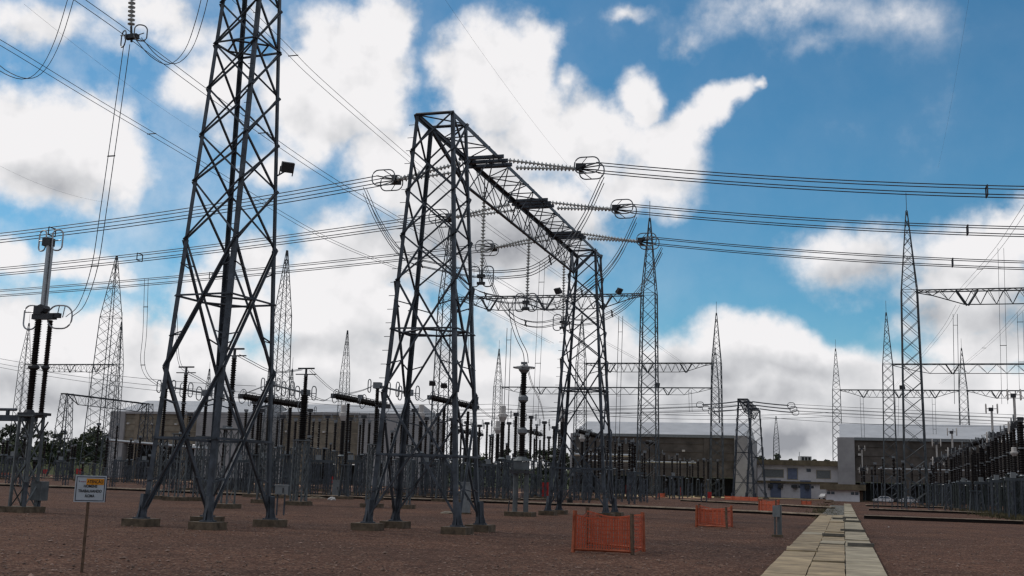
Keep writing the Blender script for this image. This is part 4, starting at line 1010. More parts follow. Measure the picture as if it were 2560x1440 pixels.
# ---------------------------------------------------------------- rows of posts further back
def ringed(px, pys, pyt, label, d=None, r=.15, cap='rings', **k): return post(px, pys, pyt, label, d, r, cap=cap, grp='ringed post insulators further back', **k)
MID = [  # px, support top, insulator top, depth, radius, cap, label
 (905,1137,1046,100,.15,'rings','ringed post at the right end of the beige middle hall'),(897,1139,1060,108,.14,'plain','slim post beside the ringed one at the beige middle hall'),
 (1092,1150,1040,105,.15,'rings','ringed post just right of the white transformer between the portal legs'),(1215,1151,1062,110,.15,'rings','ringed post right of the near portal right leg'),
 (1229,1163,1090,130,.17,'plain','short post left of the two white transformers'),(1287,1146,1040,100,.17,'rings','thick ringed post left of the stepped transformer'),
 (1325,1151,1047,105,.15,'rings','ringed post hard against the right of the stepped transformer'),(1359,1151,1060,108,.14,'rings','ringed post two steps right of the stepped transformer'),
 (1371,1157,1097,125,.17,'rings','short ringed post left of the far portal left leg'),(1396,1156,1080,120,.17,'rings','ringed post inside the far portal left leg'),
 (1432,1172,1098,130,.16,'plain','post left of the grey headed transformer before the brown hall'),(1518,1167,1100,125,.17,'rings','ringed post at the far portal right leg'),
 (1537,1172,1102,128,.17,'rings','first ringed post right of the far portal'),(1555,1175,1106,128,.17,'rings','second ringed post right of the far portal'),
 (1573,1175,1106,128,.18,'rings','third ringed post right of the far portal'),(1585,1180,1112,128,.27,'rings','thick ringed post right of the far portal'),
 (1545,1180,1122,150,.17,'plain','short post behind the ringed ones right of the far portal'),(1648,1189,1133,165,.19,'rings','ringed post inside the tall bus column'),
 (1660,1190,1136,165,.19,'plain','post at the right of the tall bus column'),(1700,1196,1150,175,.2,'plain','short post right of the tall bus column'),
 (1718,1197,1152,175,.2,'rings','short ringed post before the right part of the brown hall'),(1794,1200,1152,175,.2,'plain','short post at the foot of the far right spire column'),
 (1140,1160,1085,120,.15,'rings','ringed post behind the portal bracing'),(1163,1158,1060,110,.15,'rings','ringed post at the portal right leg'),
 (1182,1160,1075,118,.15,'plain','plain post just right of the portal right leg'),(986,1150,1075,120,.15,'plain','post before the white hall end wall'),
 (1000,1145,1060,112,.15,'rings','ringed post at the right edge of the white hall end wall'),(630,1100,1010,90,.15,'rings','ringed post right of the tall tower middle'),
 (690,1120,1040,105,.15,'plain','plain post behind the T breaker right of the tall tower'),(535,1100,1005,85,.14,'plain','slim post behind the tall tower middle leg'),
 (400,1140,1080,150,.2,'plain','short dark post in front of the beige left hall'),(320,1150,1108,150,.2,'plain','one of the short posts under the silver busbar, left'),
 (329,1150,1108,150,.2,'plain','one of the short posts under the silver busbar, next to the first'),(385,1152,1112,150,.2,'plain','short post under the middle of the silver busbar'),
 (420,1150,1116,150,.2,'plain','short post under the right part of the silver busbar'),(490,1155,1120,150,.2,'plain','short post at the right end of the silver busbar'),
 (5,1138,1104,140,.2,'plain','dark post at the left edge'),(15,1138,1100,140,.2,'plain','dark post second from the left edge'),
 (178,1146,1116,160,.22,'plain','dark post below the light field'),(186,1146,1114,160,.22,'plain','dark post beside the one below the light field'),
 (780,1120,1052,120,.16,'plain','slim post at the left of the beige middle hall'),(795,1122,1052,122,.16,'plain','slim post in front of the beige middle hall'),
 (815,1122,1046,118,.16,'rings','ringed post in front of the beige middle hall'),
 (1030,1150,1030,100,.14,'rings','ringed post just inside the near portal left leg'),
 (1265,1170,1112,150,.2,'plain','low post behind the stepped transformer, left'),
 (1412,1178,1120,150,.2,'plain','low post behind the far portal left leg'),(1476,1182,1125,155,.2,'plain','low post before the brown hall, left part'),(1500,1184,1128,158,.2,'rings','low ringed post before the brown hall, left part'),
 (1605,1190,1138,165,.2,'plain','low post left of the tall bus column'),(1680,1196,1146,172,.2,'rings','low ringed post right of the tall bus column'),(1745,1199,1152,176,.2,'plain','low post before the brown hall, right part'),(1770,1200,1152,176,.2,'rings','low ringed post before the brown hall, right part'),
 (648,1112,1030,95,.15,'rings','dark ringed post between tall tower and its breaker legs'),(702,1116,1046,100,.15,'rings','dark ringed post under the first T breaker'),(735,1120,1052,105,.16,'plain','dark plain post left of the stepped thick post'),(770,1118,1030,95,.15,'rings','dark ringed post right of the stepped thick post'),(835,1128,1056,105,.16,'plain','dark post left of the white headed transformer at the middle hall'),(872,1132,1050,104,.15,'rings','dark ringed post right of the white headed transformer at the middle hall'),(920,1134,1056,108,.16,'plain','dark post left of the near portal left leg'),(955,1136,1046,102,.15,'rings','dark ringed post inside the near portal left legs'),(1012,1142,1066,112,.16,'plain','dark post in the white hall wall middle'),(1062,1146,1050,105,.15,'rings','dark ringed post beside the framed white headed transformer'),(1108,1148,1062,110,.16,'plain','dark post under the third T breaker'),(1126,1150,1052,106,.15,'rings','dark ringed post under the third T breaker, right'),(1196,1152,1068,114,.16,'rings','dark ringed post just right of the near portal'),(1270,1152,1062,110,.15,'rings','dark ringed post between white transformer and stepped transformer'),(1340,1154,1066,112,.15,'plain','dark post left of the twin dropper by the stepped transformer'),(1383,1156,1072,114,.15,'rings','dark ringed post touching the far portal left leg'),(470,1110,1040,100,.15,'rings','dark ringed post behind the tall tower left bracing'),(610,1108,1030,95,.15,'plain','dark post behind the tall tower right bracing'),
]
for px, ps, pt, d, r, cap, lab in MID: (ringed if cap == 'rings' else post)(px, ps, pt, lab, d, r, cap=cap)
# right hand bay: posts, pantographs and breakers
RB = [
 (2475,1197,1113,98,.26,'rings','thick dark post second rank right bay, left of the slim pair'),(2504,1197,1088,90,.13,'rings','slim ringed post in the right bay, left of the nearest pair'),
 (2523,1185,1079,86,.14,'rings','slim ringed post in the right bay, nearest but one'),(2415,1200,1126,112,.13,'rings','ringed post under the left end of the right bay breaker'),
 (2404,1202,1130,114,.13,'rings','ringed post left of the right bay breaker'),(2394,1204,1134,116,.13,'rings','second ringed post left of the right bay breaker'),
 (2380,1207,1146,118,.22,'rings','thick dark post left of the ringed row in the right bay'),(2330,1210,1160,135,.14,'plain','small post at the far end of the right bay'),
 (2352,1212,1164,132,.14,'rings','small ringed post at the far end of the right bay'),(2300,1214,1176,150,.16,'plain','tiny post just right of the tallest right hand column'),(2318,1213,1172,145,.16,'rings','tiny ringed post right of the tallest right hand column'),
 (2250,1210,1172,165,.17,'plain','tiny post left of the tallest right hand column'),(2160,1208,1170,178,.18,'rings','tiny ringed post behind the hut'),(2180,1208,1172,178,.18,'plain','tiny post right of the hut'),
 (2552,1196,1060,84,.15,'rings','ringed post cut by the right edge'),(2462,1206,1120,104,.14,'plain','plain post behind the right bay breaker'),
 (2368,1210,1140,122,.16,'rings','dark ringed column at the left of the ringed breaker row'),(2422,1204,1116,110,.17,'rings','dark column left of the right bay breaker legs'),(2440,1206,1124,108,.17,'plain','dark column between the right bay breaker legs'),(2455,1204,1112,104,.2,'plain','dark column right of the right bay breaker legs'),(2486,1200,1100,95,.18,'plain','dark column beside the second white pantograph'),(2494,1199,1092,93,.2,'rings','dark column right of the second white pantograph'),(2514,1195,1084,88,.17,'plain','dark column between the slim ringed posts'),(2533,1192,1078,85,.2,'rings','dark column beside the nearest white pantograph'),(2558,1190,1052,82,.24,'rings','thick dark column on the very right edge'),(2335,1212,1168,138,.17,'rings','small dark column at the far end of the right bay'),(2388,1207,1140,117,.17,'plain','dark column beside the third white pantograph'),(2400,1206,1136,115,.18,'plain','dark column in the ringed row of the right bay'),
]
for px, ps, pt, d, r, cap, lab in RB: post(px, ps, pt, lab, d, r, 'lattice', .42, cap=cap, grp='post insulators of the right hand bay', joints=(.5,), smat=STEEL_DIM)
for px, ps, pi, ptop, d, lab in ((2545,1190,1072,985,84,'nearest pantograph switch with white arm at the right edge'),(2487,1196,1096,1020,96,'second white armed pantograph switch from the right edge'),
   (2385,1207,1133,1078,118,'third white armed pantograph switch, above the ringed row'),(2345,1209,1155,1106,130,'smallest white armed pantograph switch at right'),(2157,1210,1178,1120,178,'far white pantograph behind the hut roof')):
    b = at(px, ps, d); P = np.array([b[0], b[1], 0]); pantograph(P, zat(P, ps), zat(P, pi), zat(P, ptop), lab, False, False, .8, True, True)
breaker(2424, 1113, 2463, 1100, ((2433, 1226), (2448, 1226)), 'ringed breaker with black chambers in the right bay', 102, .26)
breaker(2351, 1145, 2364, 1152, ((2362, 1212),), 'small breaker at the far end of the right bay', 128, .24)
# bare supports, marshalling kiosks and frames that fill the yard below the insulators
def frame_stand(px, pyb, pyt, wpx, label, grp='bare steel equipment stands'):
    P = G(px, pyb); d = P[1]; zt = zat(P, pyt); w = wpx / F_PX * d; t = thing('equipment_stand', label, 'stand', P, grp)
    m = MB()
    for s in (-1, 1):
        lat_x(m, P + E1 * s * w / 2, zt - .2, .42, .38, .04, .016, 5, z0=.1)
    m.build('support', STEEL, t)
    m = MB(); m.box(P + UP * (zt - .1), w + .8, .3, .2, AX); m.build('crossbeam', STEEL_FAR, t)
    MB().box(P + UP * zt - E1 * w * .3 + UP * .2, .35, .3, .4, AX).build('drive_box', GREYP, t)
STANDS = [(430,1232,1150,26,'steel stand behind the tall tower left foot'),(500,1236,1140,30,'steel stand left of the tall tower middle foot'),(600,1238,1150,34,'steel stand right of the tall tower middle foot'),(660,1238,1145,30,'steel stand behind the tall tower right foot'),
 (720,1240,1140,30,'steel stand right of the tall tower right foot'),(800,1242,1150,34,'steel stand left of the grey kiosk'),(880,1244,1150,30,'steel stand left of the near portal left foot'),(1010,1246,1150,30,'steel stand inside the near portal feet, left'),
 (1070,1246,1155,30,'steel stand inside the near portal feet, middle'),(1120,1248,1160,26,'steel stand inside the near portal feet, right'),(1225,1250,1160,26,'steel stand left of the stepped transformer'),(1275,1250,1150,24,'steel stand close left of the stepped transformer'),
 (1455,1254,1175,30,'steel stand inside the far portal feet'),(1590,1256,1180,30,'steel stand right of the far portal feet'),(1690,1250,1190,24,'steel stand right of the tall bus column foot'),
 (2350,1268,1212,20,'steel stand far in the right bay'),(2385,1274,1210,22,'steel stand in the right bay under the ringed row'),(2420,1280,1205,24,'steel stand in the right bay under the breaker'),(2465,1286,1205,26,'steel stand in the right bay under the thick post'),(2505,1292,1200,28,'steel stand in the right bay under the slim posts'),(2548,1298,1195,30,'steel stand at the right edge'),
 (30,1212,1140,20,'steel stand at the left edge'),(150,1205,1150,16,'steel stand behind the warning sign, left'),(300,1208,1150,20,'steel stand right of the warning sign'),(360,1215,1150,20,'steel stand left of the tall tower left foot')]
for a in STANDS: frame_stand(*a)
rr = random.Random(11)
def fill_stand(px, d, zt, label):
    b = at(px, hor(px), d); P = np.array([b[0], b[1], 0]); t = thing('equipment_stand', label, 'stand', P, 'dim rows of far steel stands')
    m = MB(); w_ = rr.uniform(.34, .62); lat_x(m, P, zt, w_, w_ * .9, .036, .017, rr.choice((3, 4, 5)), z0=.05); m.build('support', STEEL if px % 4 else STEEL_FAR, t)
    m = MB(); hi = rr.choice((1.0, 1.7, 2.4, 3.1)); m.sheds(P + UP * zt, P + UP * (zt + hi), rr.uniform(.10, .17), .3, 5); m.build('insulator', PORC, t)
    MB().box(P + UP * (zt + hi + .1), .3, .2, .2, AX).build('terminal', ALU_D, t)
rr = random.Random(11)
for i, px in enumerate(range(-10, 1780, 30)):
    if 1335 < px < 1395: continue
    fill_stand(px + rr.uniform(-8, 8), rr.choice((92, 104, 118, 136, 156)), rr.uniform(1.1, 3.2), 'dim steel stand with short dark post, one of the crowded row before the halls')
for i, px in enumerate(range(2190, 2580, 22)):
    fill_stand(px + rr.uniform(-5, 5), rr.choice((104, 120, 140, 160)), rr.uniform(2.4, 3.2), 'dim steel stand with short dark post, one of the crowded row at right')
def kiosk(px, pyb, pyt, wpx, label, m_=None, nm='control_kiosk', cat='cabinet', grp='kiosks in the yard', legs=0.0):
    P = G(px, pyb); d = P[1]; w = wpx / F_PX * d; h = zat(P, pyt); t = thing(nm, label, cat, P, grp)
    z0 = h * legs + .04
    MB().box(P + UP * ((h + z0) / 2), w, w * .55, h - z0, AX).build('body', m_ or GREYP, t)
    MB().box(P + UP * (h + .03), w * 1.1, w * .65, .06, AX).build('lid', m_ or GREYP, t)
    MB().box(P - E2 * w * .29 + UP * ((h + z0) / 2) + E1 * w * .3, .04, .04, .2, AX).build('handle', DARKP, t)
    if legs:
        for s in (-1, 1): MB().bar(P + E1 * s * w * .35, P + E1 * s * w * .35 + UP * z0, .035).build('leg', STEEL, t)
    else: MB().box(P + UP * .02, w * 1.2, w * .8, .1, AX).build('plinth', FOOT, t)
kiosk(840, 1240, 1202, 18, 'grey kiosk standing left of the near portal')
kiosk(700, 1288, 1215, 28, 'grey panel on thin legs by the tall tower right foot', legs=.68)
kiosk(560, 1225, 1196, 120, 'long low dark grey block behind the tall tower feet', GREYW, 'concrete_block', 'block')
kiosk(1163, 1285, 1208, 22, 'dark grey cabinet behind the near portal right feet', GREYP)
kiosk(1363, 1246, 1207, 15, 'red cabinet nearest, left of the far portal', RED, 'fire_cabinet', 'cabinet', 'red fire cabinets', .1)
kiosk(1570, 1240, 1214, 10, 'red cabinet right of the far portal', RED, 'fire_cabinet', 'cabinet', 'red fire cabinets', .15)
kiosk(1702, 1241, 1219, 9, 'small red cabinet right of the tall bus column', RED, 'fire_cabinet', 'cabinet', 'red fire cabinets', .15)
kiosk(1774, 1249, 1231, 9, 'red cabinet at the foot of the far right spire column', RED, 'fire_cabinet', 'cabinet', 'red fire cabinets', .15)
kiosk(828, 1212, 1192, 8, 'tiny red cabinet before the beige middle hall', RED, 'fire_cabinet', 'cabinet', 'red fire cabinets', .1)
kiosk(196, 1187, 1172, 11, 'dull red box behind the warning sign', RED, 'fire_cabinet', 'cabinet', 'red fire cabinets', .1)
kiosk(112, 1186, 1174, 9, 'dull red box left of the warning sign', RED, 'fire_cabinet', 'cabinet', 'red fire cabinets', .1)
# silver busbar before the left hall and white tubes before the brown hall
def busbar(x0, y0, x1, y1, d, label, r=.16):
    A = at(x0, y0, d); B = onplane(x1, y1, A, E1); t = thing('tubular_busbar', label, 'busbar', (A[0], A[1], 0), 'rigid tube busbars')
    MB().bar(A, B, r, 8).build('tube', ALU, t)
    for q in (.02, .3, .6, .97):
        P = A + (B - A) * q; m = MB(); m.sheds(P - UP * 2.2, P - UP * r, .13, .3, 6); m.build('insulator', PORC, t)
        MB().bar((P[0], P[1], .1), P - UP * 2.2, .1, 6).build('post', STEEL_FAR, t)
        MB().box(P + UP * .2, .4, .4, .3, AX).build('clamp', ALU, t)
busbar(266, 1100, 520, 1122, 140, 'bright silver busbar tube before the beige left hall')
busbar(1432, 1136, 1590, 1139, 176, 'pale tube busbar before the left part of the brown hall', .22)
busbar(1470, 1152, 1740, 1157, 182, 'long pale tube busbar lower before the brown hall', .14)
busbar(2195, 1172, 2600, 1180, 180, 'pale tube busbar before the dark right hall', .12)
# ---------------------------------------------------------------- barriers
def barrier(FL, FR, BL, BR, pyt, label, sag=True):
    f = [G(*q) for q in (FL, FR, BR, BL)]; c = sum(f) / 4; h = zat(f[0], pyt); t = thing('mesh_barrier', label, 'barrier', c, 'orange mesh barriers')
    rnd = random.Random(FL[0])
    for i, p in enumerate(f):
        tl = E1 * rnd.uniform(-.04, .04) + E2 * rnd.uniform(-.04, .04); MB().prism(p, p + tl + UP * (h + .07 + rnd.uniform(-.02, .05)), [(.05 * q, .05 * w_) for q, w_ in CIRC[4]]).build('post', ORANGE_W if i % 2 == 0 else WOOD, t)
    for i in range(4):
        a, b = f[i], f[(i + 1) % 4]; d = b - a; L_ = np.linalg.norm(d); d = d / L_; n = np.array([-d[1], d[0], 0]) * .02; m = MB()
        H = lambda u: (h - .02) * (1 - (.085 * math.sin(math.pi * u / L_)) - .02 * math.sin(7.3 * u / L_ + i * 2))
        k = int(L_ / .062)
        for j in range(k + 1):
            u = L_ * j / k; o = n * math.sin(j * .8 + i); p = a + d * u + o
            m.add([p - d * .015 + UP * .06, p + d * .015 + UP * .06, p + d * .015 + UP * H(u), p - d * .015 + UP * H(u)], [(0, 1, 2, 3)])
        rws = int(h / .11)
        for r_ in range(rws + 1):
            z = r_ / rws
            for j in range(k):
                u0, u1 = L_ * j / k, L_ * (j + 1) / k; za, zb = .06 + (H(u0) - .06) * z, .06 + (H(u1) - .06) * z
                p, q = a + d * u0 + n, a + d * u1 + n; w = .016 if 0 < r_ < rws else .03
                m.add([p + UP * (za - w / 2), q + UP * (zb - w / 2), q + UP * (zb + w / 2), p + UP * (za + w / 2)], [(0, 1, 2, 3)])
        m.build('mesh_net', ORANGE, t)
    for i in (0, 2):
        a, b = f[i], f[(i + 1) % 4]; MB().bar(a + UP * .08, b + UP * .08, .035).build('rail', ORANGE_W, t)
barrier((1433, 1381), (1581, 1388), (1467, 1364), (1609, 1379), 1284, 'nearest orange mesh barrier, right of centre')
barrier((1741, 1318), (1817, 1322), (1750, 1309), (1830, 1318), 1268, 'middle orange mesh barrier, left of the grey pedestal')
barrier((1897, 1281), (1940, 1284), (1903, 1276), (1947, 1279), 1251, 'far orange mesh barrier behind the grey pedestal')
def fence_run(x0, y0, x1, y1, pyt, label, n):
    A, B = G(x0, y0), G(x1, y1); h = zat(A, pyt); t = thing('mesh_fence', label, 'fence', (A + B) / 2, 'low orange mesh fences far off')
    d = nrm(B - A); L_ = np.linalg.norm(B - A); m = MB(); nn = np.array([-d[1], d[0], 0]) * .02
    for i in range(int(L_ / .16)): m.box(A + d * (i * .16) + UP * h / 2, .07, .02, h, (d, nn / .02))
    for z in (.05, .3, .55, .8, 1): m.box((A + B) / 2 + UP * (h * z - .03), L_, .025, .07, (d, nn / .02))
    m.build('mesh_net', ORANGE, t)
    for i in range(n + 1): p = A + d * L_ * i / n; MB().bar(p, p + UP * (h + .12), .05).build('post', ORANGE_W, t)
fence_run(1812, 1249, 1895, 1253, 1240, 'long low orange mesh fence before the office', 4)
fence_run(2004, 1261, 2028, 1262, 1253, 'short orange mesh fence left of the hut', 2)
fence_run(1640, 1243, 1662, 1244, 1233, 'bit of orange mesh fence left of the red cabinets', 1)
fence_run(-12, 1189, 22, 1190, 1181, 'orange mesh fence at the left edge', 2)
# grey pedestal with box by the path
P = G(1946, 1343); t = thing('meter_pedestal', 'grey pedestal box on two tubes beside the path', 'pedestal', P)
k_ = P[1] / F_PX; zt = zat(P, 1264); zb = zat(P, 1292)
MB().bar(P + E1 * 3 * k_, P + E1 * 3 * k_ + UP * (zt + .02), .078, 10).build('post', STEEL_PALE, t)
MB().bar(P - E1 * 8 * k_, P - E1 * 8 * k_ + UP * zb, .034, 8).build('conduit', STEEL_PALE, t)
m = MB(); m.box(P - E1 * 4 * k_ - E2 * .12 + UP * ((zt + zb) / 2), 17 * k_, .18, zt - zb, AX); m.build('box', GREYP, t)
MB().box(P - E1 * 2 * k_ + UP * .04, 27 * k_, .3, .1, AX).build('footing', FOOT, t)
# warning sign
def sign():
    Bs = G(204, 1431); ztop = zat(Bs, 1256); C0 = at(225, 1222, Bs[1] - .03); C0 = np.array([Bs[0] + .012, Bs[1], C0[2]])
    t = thing('warning_sign', 'white attention sign with orange banner on a wooden stake at lower left', 'sign', Bs)
    toc = nrm(np.array([-Bs[0] + 1.2, -Bs[1], 0])); X = np.cross(UP, toc) * 1.0; X = nrm(np.array([-toc[1], toc[0], 0])); 
    MB().box(Bs + UP * (C0[2] / 2 - .02), .046, .03, C0[2] + .1, (X, toc)).build('stake', WOOD, t)
    w, h = .475, .425; c = C0 + toc * .025
    bo = MB().box(c, w, .012, h, (X, toc)).build('panel', SIGNW, t)
    q = lambda x, z, o=.0085: c + toc * o + X * x + UP * z
    m = MB(); e = .018; b_ = .011
    for (x0, z0, x1, z1) in ((-w/2+e, h/2-e-b_, w/2-e, h/2-e), (-w/2+e, -h/2+e, w/2-e, -h/2+e+b_), (-w/2+e, -h/2+e+b_, -w/2+e+b_, h/2-e-b_), (w/2-e-b_, -h/2+e+b_, w/2-e, h/2-e-b_)):
        m.box(q((x0 + x1) / 2, (z0 + z1) / 2), x1 - x0, .003, z1 - z0, (X, toc))
    m.box(c - toc * .005 + X * (w / 2 + .008), .012, .022, h * .98, (X, toc))
    m.build('border', SIGNB, bo)
    MB().box(q(.068, .115), .27, .003, .098, (X, toc)).build('banner', SIGNO, bo)
    m = MB(); m.extrude([q(-.185, .135), q(-.173, .125), q(-.172, .102), q(-.180, .108)], toc * .002); m.extrude([q(-.172, .104), q(-.165, .112), q(-.165, .106)], toc * .002)
    m.build('logo', SIGNB, bo)
    m = MB()
    for i in range(6): m.box(q(-.152 + i * .0135, .113), .009, .003, .014 if i % 2 else .011, (X, toc))
    m.build('logo_lettering', SIGNP, bo)
    R = Matrix(((X[0], 0, toc[0]), (X[1], 0, toc[1]), (0, 1, 0)))
    for txt, x, z, sz, wd in (('ATENÇÃO', .068, .092, .066, .245), ('HOMENS', .0, .022, .062, .205), ('TRABALHANDO', .0, -.056, .062, .36), ('ÁCIMA', .0, -.134, .062, .15)):
        cu = bpy.data.curves.new('lettering', 'FONT'); cu.body = txt; cu.size = sz; cu.align_x = 'CENTER'; cu.extrude = .001; cu.offset = .0016
        o = bpy.data.objects.new('tmp', cu); COL.objects.link(o); dg = bpy.context.evaluated_depsgraph_get()
        me = bpy.data.meshes.new_from_object(o.evaluated_get(dg)); bpy.data.objects.remove(o)
        xs = [v.co.x for v in me.vertices]; sx = wd / (max(xs) - min(xs)); p = q(x, z, .0105) - worldloc(bo)
        for v in me.vertices: v.co = R @ Vector((v.co.x * sx, v.co.y, v.co.z)) + Vector(p)
        ob = bpy.data.objects.new('lettering', me); me.materials.clear(); me.materials.append(SIGNK); COL.objects.link(ob); ob.parent = bo
sign()
# ---------------------------------------------------------------- cars
def car(px, pyb, label, yaw=0.0, L_=3.0, m_=None, H=1.02):
    P = G(px, pyb); X = E1 * math.cos(yaw) + E2 * math.sin(yaw); Yv = E2 * math.cos(yaw) - E1 * math.sin(yaw)
    t = thing('parked_car', label, 'car', P, 'cars parked before the halls'); k = L_ / 4.2; hk = H / 1.45; wd = 1.66 * k
    def side(pts, w0, w1, mat_, nm, par):
        m = MB(); n = len(pts)
        vs = [P + X * (x * k) + UP * (z * hk) - Yv * (w0 + (w1 - w0) * max(0, (z * 1.0 - .8) / .65)) / 2 for x, z in pts] + [P + X * (x * k) + UP * (z * hk) + Yv * (w0 + (w1 - w0) * max(0, (z * 1.0 - .8) / .65)) / 2 for x, z in pts]
        m.add(vs, [tuple(range(n)), tuple(range(n, 2 * n))[::-1]] + [(i, n + i, n + (i + 1) % n, (i + 1) % n) for i in range(n)]); return m.build(nm, mat_, par)
    body = side([(-2.08, .32), (-2.1, .62), (-2.0, .80), (-1.15, .92), (-.55, 1.38), (-.2, 1.45), (.75, 1.44), (1.1, 1.36), (1.72, .95), (2.02, .88), (2.1, .6), (2.06, .30)], wd, wd * .78, m_ or CARW, 'body', t)
    side([(-1.02, .95), (-.5, 1.35), (.02, 1.38), (.02, .96)], wd + .03, wd * .80, GLASSW, 'window', t); side([(.1, .96), (.1, 1.38), (.72, 1.37), (1.05, 1.3), (1.5, .97)], wd + .03, wd * .80, GLASSW, 'window', t)
    for x in (-1.3, 1.32):
        for s in (-1, 1):
            c = P + X * x * k + UP * .31 * hk + Yv * s * .72 * k; w = MB().lathe(c - Yv * .1 * k, c + Yv * .1 * k, [(0, .24 * hk), (.15, .31 * hk), (.85, .31 * hk), (1, .24 * hk)], 12).build('wheel', BLACK, t)
            MB().lathe(c + Yv * s * .1 * k, c + Yv * s * .115 * k, [(0, .18 * hk), (1, .15 * hk)], 10).build('rim', ALU_D, w)
    for s in (-1, 1): MB().box(P - X * 2.06 * k + UP * .66 * hk + Yv * s * .6 * k, .06, .3 * k, .14 * hk, (X, Yv)).build('headlight', ALU, t)
    for s in (-1, 1): MB().box(P + X * 2.07 * k + UP * .74 * hk + Yv * s * .62 * k, .06, .22 * k, .16 * hk, (X, Yv)).build('tail_light', RED, t)
car(2208, 1257, 'white car parked right of the hut', 0)
car(2270, 1258.5, 'white car half hidden by the tallest right hand column', 0)
for px, py, lab in ((1943, 1241.5, 'small white car before the first blue office door'), (1996, 1243.5, 'small white car between the office doors'), (2027, 1244, 'small white car before the second blue office door'), (2060, 1248, 'white car at the left corner of the hut')): car(px, py, lab, 1.2, 2.9)
# ---------------------------------------------------------------- lights on bus steelwork, small clutter
floodlight(at(1397, 726, 108), (-.6, -.5, -.5), 'black floodlight tilted left on the bus beam behind the portal', sz=.75)
floodlight(at(1546, 726, 114), (.6, -.5, -.5), 'black floodlight tilted right on the bus beam behind the portal', sz=.75)
for px, py, lab in ((1081, 957, 'left one of two small floodlights on thin poles inside the portal'), (1110, 963, 'right one of two small floodlights on thin poles inside the portal')):
    c = at(px, py, 110); floodlight(c, (0, -.8, -.5), lab, sz=.6, arm=(c[0], c[1], 4.0))
floodlight(at(1642, 962, 122), (.5, -.8, -.2), 'dark lamp on the tall bus column, at the lower far beam level', sz=.55)
floodlight(at(2256, 968, 110), (-.5, -.8, -.2), 'dark lamp on the left leg of the tallest right hand column', sz=.5)
def blob(px, py, w, h, label, mt, nm, cat, seed):
    P = G(px, py); k = P[1] / F_PX; rnd = random.Random(seed); m = MB(); W_, H_ = w * k / 2, h * k; n = 12; vs = []; fs = []
    for j in range(5):
        th = j / 4 * math.pi / 2
        for i in range(n):
            a = 2 * math.pi * i / n; r = math.cos(th) * (1 + rnd.uniform(-.22, .22)); vs.append(P + E1 * W_ * r * math.cos(a) + E2 * W_ * .6 * r * math.sin(a) + UP * (H_ * math.sin(th) * (1 + rnd.uniform(-.15, .15)) - .02))
    for j in range(4):
        for i in range(n): fs.append((j * n + i, j * n + (i + 1) % n, (j + 1) * n + (i + 1) % n, (j + 1) * n + i))
    m.add(vs, fs); o = m.build(nm, mt); tag(o, label, cat)
blob(830, 1250, 22, 8, 'crumpled white sack lying by the kerb left of the near portal', WHITE, 'plastic_sack', 'sack', 1)
blob(1118, 1284, 34, 7, 'pale flat heap of rubble behind the near portal right feet', BEIGE, 'rubble_heap', 'heap', 2)
blob(1425, 1257, 15, 15, 'dark round bundle on the ground left of the far portal right foot', BLACK, 'cable_drum', 'drum', 3)
blob(790, 1246, 60, 5, 'low brown earth heap left of the white sack', FOOT, 'earth_heap', 'heap', 4)
blob(2075, 1257, 36, 7, 'low red brown earth heap at the hut corner', WOOD, 'earth_heap', 'heap', 5)
blob(1985, 1288, 16, 5, 'small dark tuft on the kerb right of the grey pedestal', FOOT, 'earth_heap', 'heap', 6)
blob(2222, 1318, 4, 3, 'single pale stone on the gravel right of the path', WHITE, 'stone', 'stone', 8)
# short grass by the path end and under the right bay
def grass():
    m = MB(); rnd = random.Random(4)
    def tuft(p, h):
        for _ in range(3):
            a = rnd.uniform(0, 6.28); d = np.array([math.cos(a), math.sin(a), 0]); q = p + d * rnd.uniform(0, .1)
            m.add([q - d * .03, q + d * .03, q + np.array([rnd.uniform(-.08, .08), rnd.uniform(-.08, .08), h])], [(0, 1, 2)])
    for _ in range(1500):
        px = 2072 + rnd.gauss(0, 20); py = 1280 + rnd.gauss(0, 10)
        if py > 1258: tuft(G(px, py), rnd.uniform(.03, .12))
    for _ in range(3800):
        u = rnd.random() ** .6; px = 2400 + 190 * u + rnd.gauss(0, 8); py = 1276 + 24 * u + rnd.gauss(0, 3); tuft(G(px, py), rnd.uniform(.1, .4))
    o = m.build('grass', GRASSM); o['kind'] = 'stuff'; o['category'] = 'grass'; o['label'] = 'short dry grass beside the path end and under the right bay'
grass()

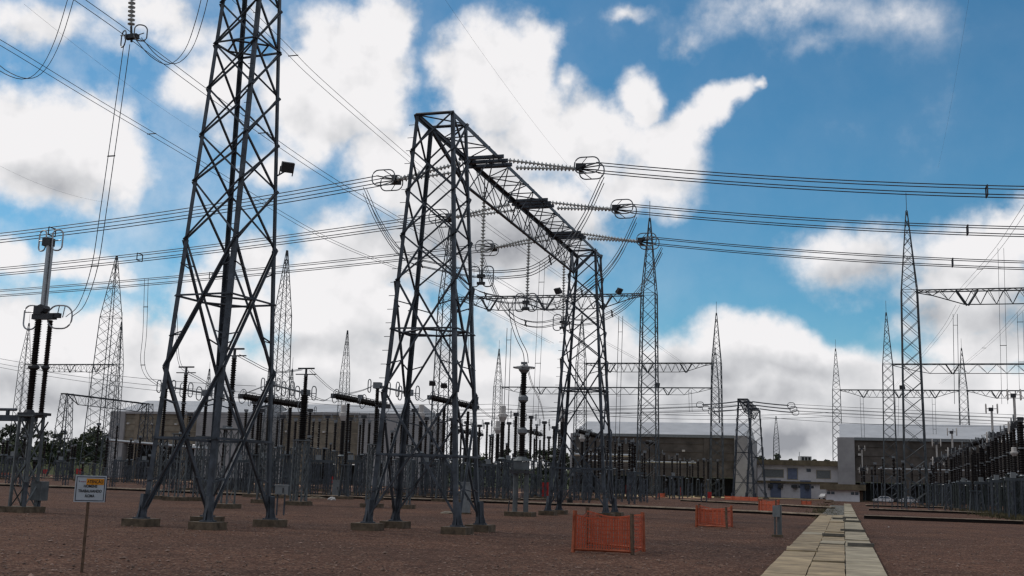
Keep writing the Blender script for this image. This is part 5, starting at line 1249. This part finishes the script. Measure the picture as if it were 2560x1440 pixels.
# flexible twin jumpers from post to post
for pix, d0, d1, lab in (
  (((468, 931), (500, 948), (530, 968)), 64, 66, 'short twin jumper from the slim T post to the ringed switch'),
  (((596, 888), (628, 905), (670, 926), (705, 930), (740, 926), (758, 923)), 53, 62, 'sagging twin jumper between the two tall T posts'),
  (((776, 925), (800, 948), (822, 968), (842, 982)), 62, 82, 'twin jumper from the thick stepped post down to the black breaker'),
  (((610, 985), (635, 975), (660, 966)), 80, 64, 'twin jumper between the first breaker and its ringed switch'),
  (((775, 988), (800, 999), (815, 1000), (835, 986)), 64, 82, 'twin jumper dipping between ringed switch and second breaker'),
  (((842, 984), (870, 984), (905, 976), (930, 966)), 82, 62, 'twin jumper rising to the ringed switch behind the portal leg'),
  (((1035, 985), (1055, 1001), (1065, 999), (1082, 985)), 62, 84, 'twin jumper dipping toward the third breaker'),
  (((1195, 1018), (1212, 1032), (1230, 1044), (1248, 1046)), 84, 92, 'twin jumper from the third breaker to the white headed transformer'),
  (((470, 930), (452, 915), (444, 880), (442, 830), (440, 760)), 64, 70, 'twin lead rising from the slim T post behind the tall tower'),
  (((1316, 908), (1330, 960), (1352, 1010), (1360, 1050)), 54, 108, 'thin lead from the stepped transformer to a ringed post')):
    n = len(pix); P = [at(x, y, d0 + (d1 - d0) * i / (n - 1)) for i, (x, y) in enumerate(pix)]; pts = smooth(P, 4)
    t = thing('jumper_cable', lab, 'cable', pts[0], 'jumpers between yard equipment')
    for o in (-.09, .09): MB().tube([p + UP * o * .5 + E2 * o for p in pts], .017, 4).build('wire', WIRE, t)

# bare soil strip before the halls and a dry verge by the office, sunlight put into its colour
SOIL = mat('bare_orange_soil', (.34, .20, .115), .95, 0, .35, .6); VERGE = mat('sunlit_dry_verge', (.52, .42, .22), .95, 0, .3, .8)
def strip(name, pts, w, m_, z):
    mb = MB(); P = [G(*q) for q in pts]; rnd = random.Random(9)
    for a, b in zip(P[:-1], P[1:]):
        d = nrm(b - a); n = np.array([-d[1], d[0], 0]); mb.poly([a + UP * z, b + UP * z, b + n * w + UP * (z + .0), a + n * w + UP * (z + .0)])
    struct(name, mb, m_)
strip('bare_soil', ((-60, 1187), (250, 1198), (640, 1211), (1000, 1222), (1400, 1236), (1760, 1247)), 15, SOIL, .008)
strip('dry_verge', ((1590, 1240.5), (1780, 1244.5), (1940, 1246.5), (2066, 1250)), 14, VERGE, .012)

# loose larger stones lying on the gravel nearest the viewer
def stones():
    m = MB(); rnd = random.Random(21)
    for _ in range(5200):
        y = 14 + 34 * rnd.random() ** 1.7; x = y * rnd.uniform(-.56, .56)
        q = np.array([x, y, 0.0]) - np.array([7.62, 22.7, 0]); u = q @ E1
        if -2.4 < u < .15: continue
        r = rnd.uniform(.016, .042) * (1.7 if rnd.random() < .03 else 1); c = np.array([x, y, r * .35])
        a = rnd.uniform(0, 6.28); X = np.array([math.cos(a), math.sin(a), 0]); Y_ = np.array([-math.sin(a), math.cos(a), 0])
        v = [c + X * r * rnd.uniform(.8, 1.4), c + Y_ * r * rnd.uniform(.6, 1.1), c - X * r * rnd.uniform(.8, 1.4), c - Y_ * r * rnd.uniform(.6, 1.1), c + UP * r * rnd.uniform(.4, .8), c - UP * r * .3]
        m.add(v, [(0, 1, 4), (1, 2, 4), (2, 3, 4), (3, 0, 4), (1, 0, 5), (2, 1, 5), (3, 2, 5), (0, 3, 5)])
    o = m.build('loose_stones', mat('loose_stone', (.19, .13, .105), .95, 0, .55, 3.1)); o['kind'] = 'stuff'; o['category'] = 'stones'; o['label'] = 'loose larger stones scattered over the red brown gravel'
stones()
